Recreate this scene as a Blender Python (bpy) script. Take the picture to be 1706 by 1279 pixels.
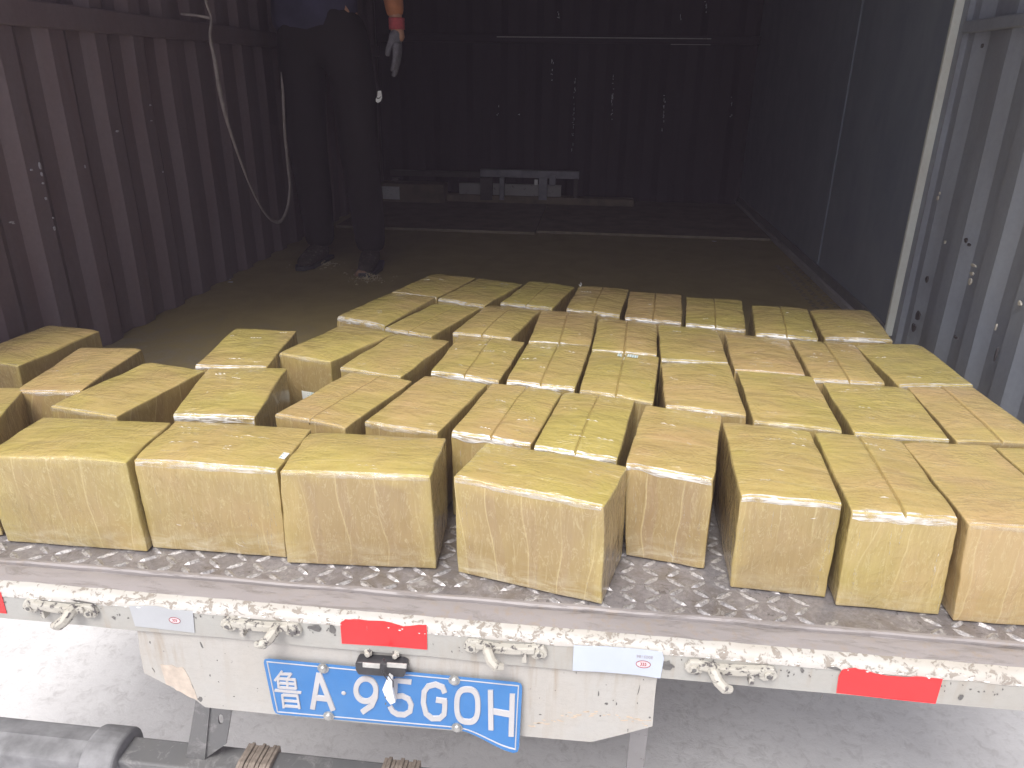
import bpy, bmesh, math, random
from mathutils import Vector, Matrix, noise
random.seed(7)
D = bpy.data
scene = bpy.context.scene
C = scene.collection
for o in list(D.objects): D.objects.remove(o)

# ------------------------------------------------------------------ camera
S = 0.82                      # metres per survey unit
YA, XA, RA, FPX = -0.105126, 0.392729, 0.0140566, 1245.06
def camera_rows():
    ca, sa, cb, sb, cg, sg = math.cos(YA), math.sin(YA), math.cos(XA), math.sin(XA), math.cos(RA), math.sin(RA)
    B = Matrix(((1,0,0),(0,0,-1),(0,1,0)))
    return Matrix(((cg,-sg,0),(sg,cg,0),(0,0,1))) @ Matrix(((1,0,0),(0,cb,-sb),(0,sb,cb))) @ B @ Matrix(((ca,-sa,0),(sa,ca,0),(0,0,1)))
ROT = camera_rows()
CAM = Vector((0, -1.24*S, S))
cam = D.objects.new('camera', D.cameras.new('camera')); C.objects.link(cam)
cam.data.sensor_width = 36; cam.data.lens = 36*FPX/1706
cam.data.clip_start = 0.02; cam.data.clip_end = 400
m3 = Matrix((ROT[0], -Vector(ROT[1]), -Vector(ROT[2]))).transposed()
cam.matrix_world = Matrix.Translation(CAM) @ m3.to_4x4()
scene.camera = cam

# ------------------------------------------------------------------ light
w = D.worlds.new('World'); scene.world = w; w.use_nodes = True
nt = w.node_tree; nt.nodes.clear()
sky = nt.nodes.new('ShaderNodeTexSky'); sky.sky_type = 'NISHITA'; sky.sun_disc = False
SUN_EL, SUN_AZ = math.radians(57), math.radians(198)      # azimuth clockwise from +Y
sky.sun_elevation = SUN_EL; sky.sun_rotation = SUN_AZ
sky.air_density = 1.0; sky.dust_density = 4.0; sky.ozone_density = 1.0
bg = nt.nodes.new('ShaderNodeBackground'); bg.inputs[1].default_value = 0.13
wo = nt.nodes.new('ShaderNodeOutputWorld')
hs = nt.nodes.new('ShaderNodeHueSaturation'); hs.inputs['Saturation'].default_value = .30     # thin white cloud greys the blue
nt.links.new(sky.outputs[0], hs.inputs['Color']); nt.links.new(hs.outputs[0], bg.inputs[0]); nt.links.new(bg.outputs[0], wo.inputs[0])
sd = D.lights.new('sun', 'SUN'); sd.energy = 2.2; sd.angle = math.radians(28); sd.color = (1, .97, .93)
so = D.objects.new('sun', sd); C.objects.link(so)
sv = Vector((math.sin(SUN_AZ)*math.cos(SUN_EL), math.cos(SUN_AZ)*math.cos(SUN_EL), math.sin(SUN_EL)))
so.rotation_euler = sv.to_track_quat('Z', 'Y').to_euler()
scene.view_settings.view_transform = 'Standard'; scene.view_settings.look = 'None'
scene.view_settings.gamma = 1; scene.view_settings.exposure = 0.50
scene.cycles.max_bounces = 10; scene.cycles.diffuse_bounces = 6
scene.cycles.sample_clamp_indirect = 6

# ------------------------------------------------------------------ helpers
def ray(u, v):
    return ROT.transposed() @ Vector(((u-853)/FPX, (v-639.5)/FPX, 1))
def at(u, v, axis, val):
    """point of the surveyed place: photo pixel carried onto a plane x/y/z = val (survey units)"""
    d = ray(u, v); o = Vector((0, 0, 1)); k = 'xyz'.index(axis)
    t = (val-o[k])/d[k]; p = o+d*t
    return Vector((p.x*S, (p.y-1.24)*S, p.z*S))
def U(x, y, z): return Vector((x*S, (y-1.24)*S, z*S))

def mesh_obj(name, verts, faces, mat, parent=None, smooth=False, auto=None):
    me = D.meshes.new(name); me.from_pydata([tuple(v) for v in verts], [], faces); me.update()
    bm = bmesh.new(); bm.from_mesh(me); bmesh.ops.recalc_face_normals(bm, faces=bm.faces); bm.to_mesh(me); bm.free()
    return link(name, me, mat, parent, smooth, auto)
def link(name, me, mat, parent=None, smooth=False, auto=None):
    me.materials.append(mat)
    if smooth:
        for p in me.polygons: p.use_smooth = True
        if auto is not None:
            me.set_sharp_from_angle(angle=math.radians(auto))
    o = D.objects.new(name, me); C.objects.link(o)
    if parent: o.parent = parent
    return o
def tag(o, label=None, cat=None, group=None, kind=None):
    if label: o['label'] = label
    if cat: o['category'] = cat
    if group: o['group'] = group
    if kind: o['kind'] = kind
    return o
def empty(name, loc=(0,0,0)):
    o = D.objects.new(name, None); o.location = loc; o.empty_display_size = .1; C.objects.link(o); return o

class MB:
    def __init__(s): s.v = []; s.f = []
    def add(s, v, f):
        n = len(s.v); s.v += [Vector(x) for x in v]; s.f += [tuple(i+n for i in q) for q in f]
    def box(s, a, b, M=None):
        a = Vector(a); b = Vector(b)
        v = [Vector((x, y, z)) for z in (a.z, b.z) for y in (a.y, b.y) for x in (a.x, b.x)]
        if M: v = [M @ p for p in v]
        s.add(v, [(0,2,3,1),(4,5,7,6),(0,1,5,4),(2,6,7,3),(0,4,6,2),(1,3,7,5)])
    def tube(s, pts, r, n=10, cap=True, flat=1.0, up=None):
        pts = [Vector(p) for p in pts]; rs = r if isinstance(r, (list, tuple)) else [r]*len(pts)
        base = len(s.v); prev = None
        for i, p in enumerate(pts):
            t = (pts[min(i+1, len(pts)-1)]-pts[max(i-1, 0)]).normalized()
            a = (up or Vector((0,0,1)))
            if prev is not None and up is None: a = prev
            if abs(t.dot(a)) > .98: a = Vector((0,1,0))
            b = t.cross(a).normalized(); a = b.cross(t).normalized(); prev = a
            for k in range(n):
                q = 2*math.pi*k/n
                s.v.append(p+a*math.cos(q)*rs[i]+b*math.sin(q)*rs[i]*flat)
        for i in range(len(pts)-1):
            for k in range(n):
                k2 = (k+1) % n
                s.f.append((base+i*n+k, base+i*n+k2, base+(i+1)*n+k2, base+(i+1)*n+k))
        if cap:
            s.f.append(tuple(base+k for k in range(n))[::-1]); e = base+(len(pts)-1)*n
            s.f.append(tuple(e+k for k in range(n)))
    def prism(s, poly, off):
        """poly: list of Vectors (planar outline), off: extrusion Vector"""
        n = len(poly); off = Vector(off)
        s.add([Vector(p) for p in poly]+[Vector(p)+off for p in poly],
              [tuple(range(n)), tuple(range(2*n-1, n-1, -1))]+[(i, (i+1) % n, n+(i+1) % n, n+i) for i in range(n)])
    def build(s, name, mat, parent=None, smooth=False, auto=None, bevel=0, segs=2, tri=False):
        me = D.meshes.new(name); me.from_pydata([tuple(v) for v in s.v], [], s.f); me.update()
        bm = bmesh.new(); bm.from_mesh(me)
        bmesh.ops.remove_doubles(bm, verts=bm.verts, dist=1e-6)
        bmesh.ops.recalc_face_normals(bm, faces=bm.faces)
        if tri: bmesh.ops.triangulate(bm, faces=[f for f in bm.faces if len(f.verts) > 4])
        bm.to_mesh(me); bm.free()
        o = link(name, me, mat, parent, smooth, auto)
        if bevel:
            m = o.modifiers.new('bevel', 'BEVEL'); m.width = bevel; m.segments = segs; m.limit_method = 'ANGLE'; m.angle_limit = math.radians(40)
        return o

# ------------------------------------------------------------------ materials
def mat(name):
    m = D.materials.new(name); m.use_nodes = True; t = m.node_tree
    return m, t, t.nodes['Principled BSDF']
def nd(t, typ, **kw):
    n = t.nodes.new(typ)
    for k, v in kw.items():
        if k in ('operation','blend_type','data_type','attribute_name','attribute_type','noise_dimensions','distance','feature','voronoi_dimensions','clamp','interpolation_type','vector_type','noise_type'):
            setattr(n, k, v)
    return n
def coord(t, kind='Object', scale=(1,1,1), rot=(0,0,0)):
    c = t.nodes.new('ShaderNodeTexCoord'); m = t.nodes.new('ShaderNodeMapping')
    m.inputs['Scale'].default_value = scale; m.inputs['Rotation'].default_value = rot
    t.links.new(c.outputs[kind], m.inputs['Vector']); return m.outputs[0]
def noi(t, vec, scale, detail=5, rough=.6, dist=0):
    n = t.nodes.new('ShaderNodeTexNoise'); n.inputs['Scale'].default_value = scale; n.inputs['Detail'].default_value = detail
    n.inputs['Roughness'].default_value = rough; n.inputs['Distortion'].default_value = dist
    t.links.new(vec, n.inputs['Vector']); return n.outputs['Fac']
def ramp(t, fac, stops):
    r = t.nodes.new('ShaderNodeValToRGB'); e = r.color_ramp.elements
    while len(e) < len(stops): e.new(.5)
    for i, (p, c) in enumerate(stops):
        e[i].position = p; e[i].color = (c, c, c, 1) if isinstance(c, (int, float)) else (*c, 1)
    t.links.new(fac, r.inputs[0]); return r.outputs[0]
def mix(t, fac, a, b, mode='MIX'):
    m = t.nodes.new('ShaderNodeMix'); m.data_type = 'RGBA'; m.blend_type = mode
    for s, v in ((m.inputs[0], fac), (m.inputs[6], a), (m.inputs[7], b)):
        if hasattr(v, 'links'): t.links.new(v, s)
        elif isinstance(v, (int, float)): s.default_value = v if s is m.inputs[0] else (v, v, v, 1)
        else: s.default_value = (*v, 1)
    return m.outputs[2]
def mth(t, op, a, b=None, c=None, clamp=False):
    m = t.nodes.new('ShaderNodeMath'); m.operation = op; m.use_clamp = clamp
    for i, v in enumerate((a, b, c)):
        if v is None: continue
        if hasattr(v, 'links'): t.links.new(v, m.inputs[i])
        else: m.inputs[i].default_value = v
    return m.outputs[0]
def bump(t, h, strength, dist, normal=None):
    b = t.nodes.new('ShaderNodeBump'); b.inputs['Strength'].default_value = strength; b.inputs['Distance'].default_value = dist
    t.links.new(h, b.inputs['Height'])
    if normal: t.links.new(normal, b.inputs['Normal'])
    return b.outputs[0]
def lk(t, a, b):
    if hasattr(a, 'links'): t.links.new(a, b)
    elif isinstance(a, (int, float)): b.default_value = a
    else: b.default_value = (*a, 1)

def simple(name, col, rough=.6, metal=0, var=.15, scale=30, bmp=.0, coat=0):
    m, t, b = mat(name); v = coord(t); n = noi(t, v, scale)
    lo = tuple(c*(1-var) for c in col); hi = tuple(min(1, c*(1+var)) for c in col)
    lk(t, mix(t, ramp(t, n, [(.3, 0), (.7, 1)]), lo, hi), b.inputs['Base Color'])
    b.inputs['Roughness'].default_value = rough; b.inputs['Metallic'].default_value = metal
    b.inputs['Coat Weight'].default_value = coat
    if bmp: t.links.new(bump(t, n, bmp, .003), b.inputs['Normal'])
    return m

def carton_material():
    m, t, b = mat('taped cardboard')
    oi = t.nodes.new('ShaderNodeObjectInfo'); sp = t.nodes.new('ShaderNodeSeparateColor'); t.links.new(oi.outputs['Color'], sp.inputs[0])
    tint, seed, dust = sp.outputs
    c = t.nodes.new('ShaderNodeTexCoord')
    off = t.nodes.new('ShaderNodeVectorMath'); off.operation = 'ADD'
    cx = t.nodes.new('ShaderNodeCombineXYZ')
    for i in range(3): t.links.new(mth(t, 'MULTIPLY', seed, 13.0+7*i), cx.inputs[i])
    t.links.new(c.outputs['Object'], off.inputs[0]); t.links.new(cx.outputs[0], off.inputs[1]); P = off.outputs[0]
    def mp(scale):
        k = t.nodes.new('ShaderNodeMapping'); k.inputs['Scale'].default_value = scale; t.links.new(P, k.inputs['Vector']); return k.outputs[0]
    # which face: top has object normal z
    nz = t.nodes.new('ShaderNodeSeparateXYZ'); t.links.new(c.outputs['Normal'], nz.inputs[0])
    top = mth(t, 'GREATER_THAN', nz.outputs[2], .7)
    streak_t = noi(t, mp((3, 26, 9)), 4, 6, .65, .3)          # across the width on the top
    streak_s = noi(t, mp((24, 24, 2.5)), 4, 6, .65, .3)       # down the sides
    streak = mix(t, top, streak_s, streak_t)
    blot = noi(t, P, 7, 4, .55, .4)
    big = noi(t, P, 3.1, 2, .5)
    # clear yellowish tape over brown board
    olive = mix(t, ramp(t, streak, [(.25, 0), (.75, 1)]), (.45, .36, .10), (.62, .505, .165))
    tan = mix(t, ramp(t, streak, [(.25, 0), (.75, 1)]), (.52, .35, .16), (.64, .445, .22))
    f = mth(t, 'ADD', tint, mth(t, 'MULTIPLY', mth(t, 'SUBTRACT', mth(t, 'ADD', blot, big), 1.0), 1.9), clamp=True)
    col = mix(t, f, olive, tan)
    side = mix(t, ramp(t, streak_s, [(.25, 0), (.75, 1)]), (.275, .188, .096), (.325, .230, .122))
    # more layers of yellow tape towards the rims of each side
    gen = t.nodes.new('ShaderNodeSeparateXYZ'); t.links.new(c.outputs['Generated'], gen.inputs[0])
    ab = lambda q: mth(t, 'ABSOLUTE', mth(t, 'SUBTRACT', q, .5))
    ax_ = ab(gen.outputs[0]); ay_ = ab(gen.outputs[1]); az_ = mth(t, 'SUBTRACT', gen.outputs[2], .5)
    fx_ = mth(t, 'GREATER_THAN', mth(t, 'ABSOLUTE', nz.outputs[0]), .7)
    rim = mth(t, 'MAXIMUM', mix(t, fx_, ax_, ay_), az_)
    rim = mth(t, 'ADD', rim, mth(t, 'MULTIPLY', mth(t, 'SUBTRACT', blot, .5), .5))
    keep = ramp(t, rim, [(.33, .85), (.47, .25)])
    deep = mix(t, mth(t, 'MULTIPLY', mth(t, 'SUBTRACT', 1.0, top), .30), col, (.20,.155,.05))     # fewer layers on the sides, also darkened in colour against strong front light
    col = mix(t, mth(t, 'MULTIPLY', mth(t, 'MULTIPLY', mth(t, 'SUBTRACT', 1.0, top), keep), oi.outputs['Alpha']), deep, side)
    # edges of the overlapping turns of tape: straight lines across the top and down the sides
    pz = t.nodes.new('ShaderNodeSeparateXYZ'); t.links.new(P, pz.inputs[0])
    run = mix(t, top, mth(t, 'ADD', pz.outputs[0], mth(t, 'MULTIPLY', pz.outputs[1], .9)), pz.outputs[1])
    wob = mth(t, 'MULTIPLY', mth(t, 'SUBTRACT', noi(t, P, 2.5, 2), .5), .12)
    fr = mth(t, 'FRACT', mth(t, 'MULTIPLY', mth(t, 'ADD', run, wob), 17.0))
    line = ramp(t, fr, [(.0, 1), (.035, .0), (.97, .0), (1, 1)])
    bandc = ramp(t, fr, [(.0, .0), (.30, .0), (.34, 1), (1, 1)])
    gate = ramp(t, big, [(.40, .15), (.60, 1)])
    col = mix(t, mth(t, 'MULTIPLY', mth(t, 'MULTIPLY', bandc, gate), .20), col, (.40, .31, .085))
    col = mix(t, mth(t, 'MULTIPLY', mth(t, 'MULTIPLY', line, gate), .45), col, (.72, .60, .33))
    fine = noi(t, mp((60, 60, 60)), 4, 8, .75)
    col = mix(t, mth(t, 'MULTIPLY', ramp(t, fine, [(.35, 1), (.6, 0)]), .10), col, (.30, .20, .07))
    # pale scuffs and road dust low on the sides
    sz = t.nodes.new('ShaderNodeSeparateXYZ'); t.links.new(c.outputs['Object'], sz.inputs[0])
    low = mth(t, 'MULTIPLY_ADD', sz.outputs[2], -18.0, 1.0, clamp=True)
    scuff = ramp(t, noi(t, mp((1.6, 1.6, 5)), 11, 8, .75, .8), [(.44, 0), (.64, 1)])
    dd = mth(t, 'MULTIPLY', mth(t, 'MULTIPLY', scuff, low), mth(t, 'MULTIPLY', dust, 1.0), clamp=True)
    col = mix(t, dd, col, (.66, .61, .47))
    wr = ramp(t, noi(t, mp((14, 14, 3.2)), 3.5, 5, .6, 1.6), [(.485, 0), (.5, 1), (.515, 0)])
    col = mix(t, mth(t, 'MULTIPLY', wr, .28), col, (.75, .67, .42))
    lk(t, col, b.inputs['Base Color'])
    b.inputs['Roughness'].default_value = .42
    b.inputs['Specular IOR Level'].default_value = .45
    b.inputs['Coat Weight'].default_value = .75; b.inputs['Coat Roughness'].default_value = .13
    h = mth(t, 'ADD', mth(t, 'MULTIPLY', streak, .8), mth(t, 'MULTIPLY', wr, .35))
    def ridge(vec, scale, det, dist):
        q = noi(t, vec, scale, det, .55, dist); return mth(t, 'SUBTRACT', 1.0, mth(t, 'MULTIPLY', mth(t, 'ABSOLUTE', mth(t, 'SUBTRACT', q, .5)), 5.0), clamp=True)
    r_top = ridge(mp((3.0, 9, 6)), 4.2, 3, 1.4); r_side = ridge(mp((8, 8, 2.6)), 4.0, 3, 1.6); diag = ridge(mp((5, 5, 5)), 3.0, 2, 2.2)
    crease = mth(t, 'ADD', mth(t, 'MULTIPLY', mix(t, top, r_side, r_top), .7), mth(t, 'MULTIPLY', diag, .6))
    patchy = ramp(t, noi(t, P, 9, 2), [(.40, .15), (.62, 1)])
    crease = mth(t, 'MULTIPLY', crease, patchy)
    n1 = bump(t, mth(t, 'ADD', h, mth(t, 'ADD', mth(t, 'MULTIPLY', crease, .25), mth(t, 'MULTIPLY', line, .8))), .26, .002)
    t.links.new(n1, b.inputs['Normal'])
    t.links.new(bump(t, mth(t, 'ADD', crease, mth(t, 'ADD', mth(t, 'MULTIPLY', streak, .35), mth(t, 'MULTIPLY', noi(t, mp((3, 5, 4)), 4, 2, .4, .8), 2.6))), .62, .007), b.inputs['Coat Normal'])
    b.inputs['Coat Weight'].default_value = 1.0; b.inputs['Coat Roughness'].default_value = .10
    return m
M_CARTON = carton_material()

def glint_film_material():
    m, t, b = mat('clear tape with white glints')
    v = coord(t, 'Object', (.13, 1, 1)); n = noi(t, v, 150, 3, .6, .8); n2 = noi(t, coord(t), 24, 3, .6, .5)
    lk(t, (.97, .95, .92), b.inputs['Base Color'])  # clear tape coloured white, so the sky glare on it is painted
    b.inputs['Roughness'].default_value = .16; b.inputs['Metallic'].default_value = .0
    b.inputs['Specular IOR Level'].default_value = 1.0; b.inputs['Coat Weight'].default_value = 1; b.inputs['Coat Roughness'].default_value = .08
    oi = t.nodes.new('ShaderNodeObjectInfo'); sp = t.nodes.new('ShaderNodeSeparateColor'); t.links.new(oi.outputs['Color'], sp.inputs[0])
    a = mth(t, 'MULTIPLY', ramp(t, mth(t, 'ADD', mth(t, 'MULTIPLY', n, .6), mth(t, 'MULTIPLY', n2, .4)), [(.38, 0), (.55, .95)]), sp.outputs[0])
    t.links.new(a, b.inputs['Alpha'])
    t.links.new(bump(t, n, .9, .004), b.inputs['Normal'])
    return m
M_GLINT_FILM = glint_film_material()

def painted_steel(name, base, under, chip=.5, scale=22, dirt=(.30,.27,.23), dirtamt=.4, rough=.45, bmp=.25, coatp=.0, stretch=(1,1,1), soft=.03, runs=0):
    m, t, b = mat(name); v = coord(t, 'Object', stretch)
    chips = ramp(t, noi(t, v, scale, 9, .72, .6), [(chip, 0), (chip+soft, 1)])
    dm = ramp(t, noi(t, v, 5, 6, .65, .5), [(.35, 0), (.72, 1)])
    lo = tuple(x*.85 for x in base)
    col = mix(t, noi(t, v, 60, 4), lo, base)
    col = mix(t, mth(t, 'MULTIPLY', dm, dirtamt), col, dirt)
    if runs:
        vr = coord(t, 'Object', (1, 1, .10)); rn = noi(t, vr, 46, 5, .65, .3); lg = noi(t, v, 3.3, 3)
        col = mix(t, mth(t, 'MULTIPLY', mth(t, 'MULTIPLY', ramp(t, rn, [(.52, 0), (.70, 1)]), ramp(t, lg, [(.42, 0), (.6, 1)])), runs), col, (.33, .25, .17))
        sc = noi(t, coord(t, 'Object', (1, 1, 3.5), (0, .35, 0)), 15, 6, .7, 2.2)
        col = mix(t, mth(t, 'MULTIPLY', ramp(t, sc, [(.492, 0), (.5, 1), (.508, 0)]), runs*.8), col, (.27, .25, .235))
    col = mix(t, chips, col, under)
    lk(t, col, b.inputs['Base Color'])
    lk(t, mix(t, chips, rough, .7), b.inputs['Roughness'])
    t.links.new(bump(t, mth(t, 'SUBTRACT', mth(t, 'MULTIPLY', noi(t, v, 9, 4), .6), chips), bmp, .002), b.inputs['Normal'])
    b.inputs['Coat Weight'].default_value = coatp
    return m
M_SILL = painted_steel('sill steel worn', (.36,.33,.335), (.25,.225,.215), .53, 26, (.27,.245,.24), .8, .5, .5, stretch=(.35,2.0,1), soft=.12, runs=.6)
M_EDGE = painted_steel('chipped white edge', (.60,.585,.565), (.31,.275,.24), .535, 60, (.46,.41,.35), .65, .45, .4)
M_FACE = painted_steel('bumper face paint', (.44,.44,.42), (.20,.18,.17), .655, 22, (.40,.36,.31), .55, .4, .18, stretch=(1,1,1.2), runs=.6)
M_PANEL = painted_steel('panel paint', (.50,.49,.47), (.20,.19,.18), .70, 22, (.45,.39,.32), .45, .38, .12, runs=.65)
M_LATCH = painted_steel('latch paint', (.56,.54,.49), (.13,.12,.12), .54, 75, (.42,.38,.31), .5, .5, .5)
M_CHIP = simple('bare metal chip', (.16,.155,.15), .6, .2, .3, 120)
M_RUST = simple('rusty stain', (.42,.30,.19), .8, 0, .35, 40)
M_WELD = simple('pale primer patch', (.55,.47,.40), .7, 0, .15, 60)

def wall_material(name, base, rust, amt=.5, rough=.55, chipc=(.5,.52,.55)):
    m, t, b = mat(name); v = coord(t, 'Object', (1,1,.22)); v2 = coord(t)
    d = ramp(t, noi(t, v, 9, 7, .65, .4), [(.32, 0), (.72, 1)])
    col = mix(t, mth(t, 'MULTIPLY', d, amt), base, rust)
    fine = noi(t, v2, 70, 5, .7)
    col = mix(t, ramp(t, fine, [(.2, .35), (.6, 0)]), col, tuple(x*.55 for x in base))
    ch = ramp(t, noi(t, v2, 24, 8, .78, .3), [(.70, 0), (.73, 1)])
    col = mix(t, mth(t, 'MULTIPLY', ch, .75), col, chipc)
    lk(t, col, b.inputs['Base Color']); b.inputs['Roughness'].default_value = rough
    t.links.new(bump(t, noi(t, v2, 14, 5, .6), .25, .004), b.inputs['Normal'])
    return m
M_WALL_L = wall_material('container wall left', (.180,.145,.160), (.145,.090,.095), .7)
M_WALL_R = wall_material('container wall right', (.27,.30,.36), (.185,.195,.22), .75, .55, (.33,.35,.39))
M_WALL_B = wall_material('container wall far', (.020,.013,.024), (.015,.008,.014), .6, .7, (.03,.03,.04))  # near black: the light falloff into the depth is in this colour
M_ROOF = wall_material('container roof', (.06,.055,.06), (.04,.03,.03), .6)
M_LINER = None
def liner():
    m, t, b = mat('smooth wall liner'); v = coord(t, 'Object', (1,1,.4))
    d = noi(t, v, 6, 6, .6, .5)
    lk(t, mix(t, ramp(t, d, [(.3, 0), (.75, 1)]), (.17,.205,.26), (.24,.275,.325)), b.inputs['Base Color'])
    lk(t, ramp(t, noi(t, coord(t), 12, 6, .7), [(.3, .28), (.8, .42)]), b.inputs['Roughness'])
    t.links.new(bump(t, noi(t, coord(t), 1.6, 1), .15, .02), b.inputs['Normal'])
    return m
M_LINER = liner()
M_TRIM = painted_steel('pale trim', (.68,.72,.70), (.3,.3,.28), .66, 40, (.5,.47,.42), .5)
M_BAND = painted_steel('grey steel band', (.36,.35,.36), (.15,.14,.13), .6, 30, (.25,.23,.21), .6)

def plate_floor():
    m, t, b = mat('checker plate'); v = coord(t)
    d = noi(t, v, 7, 8, .7, .6); f = noi(t, v, 90, 6, .8)
    sx = t.nodes.new('ShaderNodeSeparateXYZ'); t.links.new(v, sx.inputs[0])
    # trodden dirt and rust further in, olive for painted carton bounce light; bare scuffed steel by the sill
    inn = mth(t, 'ADD', mth(t, 'MULTIPLY', sx.outputs[1], .75), mth(t, 'MULTIPLY', mth(t, 'SUBTRACT', d, .5), 1.2), clamp=True)
    steel = mix(t, ramp(t, f, [(.3, 0), (.7, 1)]), (.215,.203,.215), (.40,.38,.405))
    steel = mix(t, mth(t, 'MULTIPLY', ramp(t, d, [(.45, 0), (.62, 1)]), .65), steel, (.15,.13,.135))
    fl = noi(t, v, 34, 9, .8, 1.2); zone = ramp(t, noi(t, coord(t, 'Object', (1,1,1), (0,0,1.1)), 4.5, 3), [(.44, 0), (.60, 1)])
    steel = mix(t, mth(t, 'MULTIPLY', ramp(t, fl, [(.54, 0), (.60, 1)]), zone), steel, (.46,.45,.46))
    steel = mix(t, mth(t, 'MULTIPLY', ramp(t, fl, [(.38, 1), (.42, 0)]), .7), steel, (.09,.08,.08))
    dirt = mix(t, ramp(t, d, [(.3, 0), (.7, 1)]), (.25,.195,.085), (.33,.26,.12))
    lk(t, mix(t, inn, steel, dirt), b.inputs['Base Color'])
    lk(t, mix(t, inn, .42, .6), b.inputs['Roughness'])
    lk(t, mth(t, 'MULTIPLY_ADD', inn, -.45, .5, clamp=True), b.inputs['Metallic'])
    t.links.new(bump(t, mth(t, 'ADD', f, d), .35, .002), b.inputs['Normal'])
    return m
M_DECK = plate_floor()
def tread_mat():
    m, t, b = mat('worn tread bars'); v = coord(t); f = noi(t, v, 130, 5, .75); d = noi(t, v, 9, 4)
    sx = t.nodes.new('ShaderNodeSeparateXYZ'); t.links.new(v, sx.inputs[0])
    inn = mth(t, 'ADD', mth(t, 'MULTIPLY', sx.outputs[1], .8), mth(t, 'MULTIPLY', mth(t, 'SUBTRACT', d, .5), 1.2), clamp=True)
    lk(t, mix(t, inn, mix(t, ramp(t, f, [(.38, 0), (.6, 1)]), (.24,.225,.235), (.60,.585,.60)), (.20,.17,.12)), b.inputs['Base Color'])
    lk(t, mth(t, 'MULTIPLY_ADD', inn, -.4, .55, clamp=True), b.inputs['Metallic'])
    b.inputs['Roughness'].default_value = .36
    return m
M_TREAD = tread_mat()

def concrete():
    m, t, b = mat('concrete ground'); v = coord(t)
    a = noi(t, v, 1.3, 6, .65, .5); f = noi(t, v, 28, 8, .75, .6); g = noi(t, coord(t, 'Object', (1, 1.4, 1), (0,0,.5)), 4, 8, .78, .3)
    col = mix(t, ramp(t, mth(t, 'ADD', mth(t, 'MULTIPLY', a, .5), mth(t, 'MULTIPLY', g, .5)), [(.32, 0), (.68, 1)]), (.60,.585,.59), (.78,.77,.775))
    col = mix(t, ramp(t, f, [(.3, .6), (.5, 0)]), col, (.42,.40,.395))
    pit = ramp(t, noi(t, v, 11, 9, .8, 2.0), [(.70, 0), (.72, 1)])
    col = mix(t, mth(t, 'MULTIPLY', pit, .7), col, (.14,.13,.13))
    lk(t, col, b.inputs['Base Color']); b.inputs['Roughness'].default_value = .85
    t.links.new(bump(t, mth(t, 'ADD', g, mth(t, 'MULTIPLY', f, .6)), .38, .008), b.inputs['Normal'])
    return m
M_GROUND = concrete()
M_DARK = painted_steel('dark chassis paint', (.15,.153,.16), (.27,.265,.265), .54, 22, (.17,.165,.16), .7, .5, .3, soft=.12)
M_RUBBER = simple('grey weathered rubber', (.225,.225,.235), .7, 0, .38, 16, .3)
M_STRAP = simple('brown wound strap', (.27,.225,.19), .8, 0, .3, 60, .4)
M_RED = painted_steel('red reflective tape', (.92,.022,.025), (.75,.10,.06), .70, 30, (.80,.03,.04), .4, .3, .15, .4, stretch=(.25,1,3.0))
M_FOIL = simple('pale foil sticker', (.52,.57,.67), .28, 0, .06, 9, .1)
M_FOIL2 = simple('dusty foil sticker', (.46,.475,.50), .32, 0, .07, 9, .12)
M_CRED = simple('dark red print', (.30,.05,.06), .6, 0, .1)
M_PINK = simple('pink print', (.80,.60,.63), .5, 0, .05)
M_PRINT = simple('grey print', (.42,.38,.42), .6, 0, .1)
M_PLATE = painted_steel('blue plate', (.03,.185,.50), (.20,.28,.38), .69, 34, (.10,.25,.48), .45, .35, .1, .3)
M_PCHAR = painted_steel('plate lettering', (.56,.55,.57), (.36,.33,.31), .70, 60, (.40,.38,.37), .6, .4, .1)
M_BOLT = simple('zinc bolt', (.42,.42,.41), .35, .6, .2, 60, .3)
M_BLACK = simple('black plastic', (.045,.045,.05), .4, 0, .3, 40, .1)
M_LENS = simple('cloudy lens', (.50,.49,.47), .25, 0, .2, 70)
M_WHITE = simple('white plastic', (.80,.80,.80), .45, 0, .06, 70)
M_ROPE = simple('dusty beige strap', (.30,.26,.25), .8, 0, .25, 30, .2)
M_PLY = simple('dirty plywood', (.16,.125,.085), .7, 0, .3, 9, .1)
M_PLYEDGE = simple('pale board edge', (.20,.165,.11), .7, 0, .25, 20)
M_GALV = simple('galvanised bar', (.20,.20,.23), .4, .3, .3, 14, .1)
M_DKBAR = simple('dark bar', (.07,.06,.06), .6, .2, .2, 20)
M_PAPER = simple('paper', (.62,.62,.64), .7, 0, .08, 60)

# ------------------------------------------------------------------ setting
gs = 80
g = mesh_obj('ground', [(-gs,-gs,-.943),(gs,-gs,-.943),(gs,gs,-.943),(-gs,gs,-.943)], [(0,1,2,3)], M_GROUND)
tag(g, kind='structure')

# ------------------------------------------------------------------ truck
truck = empty('box_truck', (0, 2.2, -.943))
tag(truck, 'open box truck with chipped white rear sill, corrugated walls and a blue number plate', 'truck')
truck_children = []
XL, XR, YB, ZT = -1.86*S, 1.245*S, (6.6-1.24)*S, 1.97
def part(o):
    truck_children.append(o); return o

# deck
mb = MB(); mb.box((XL-.04, .0, -.055), (XR+.04, YB+.04, 0)); deck = part(mb.build('cargo_floor', M_DECK, bevel=0))
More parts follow.
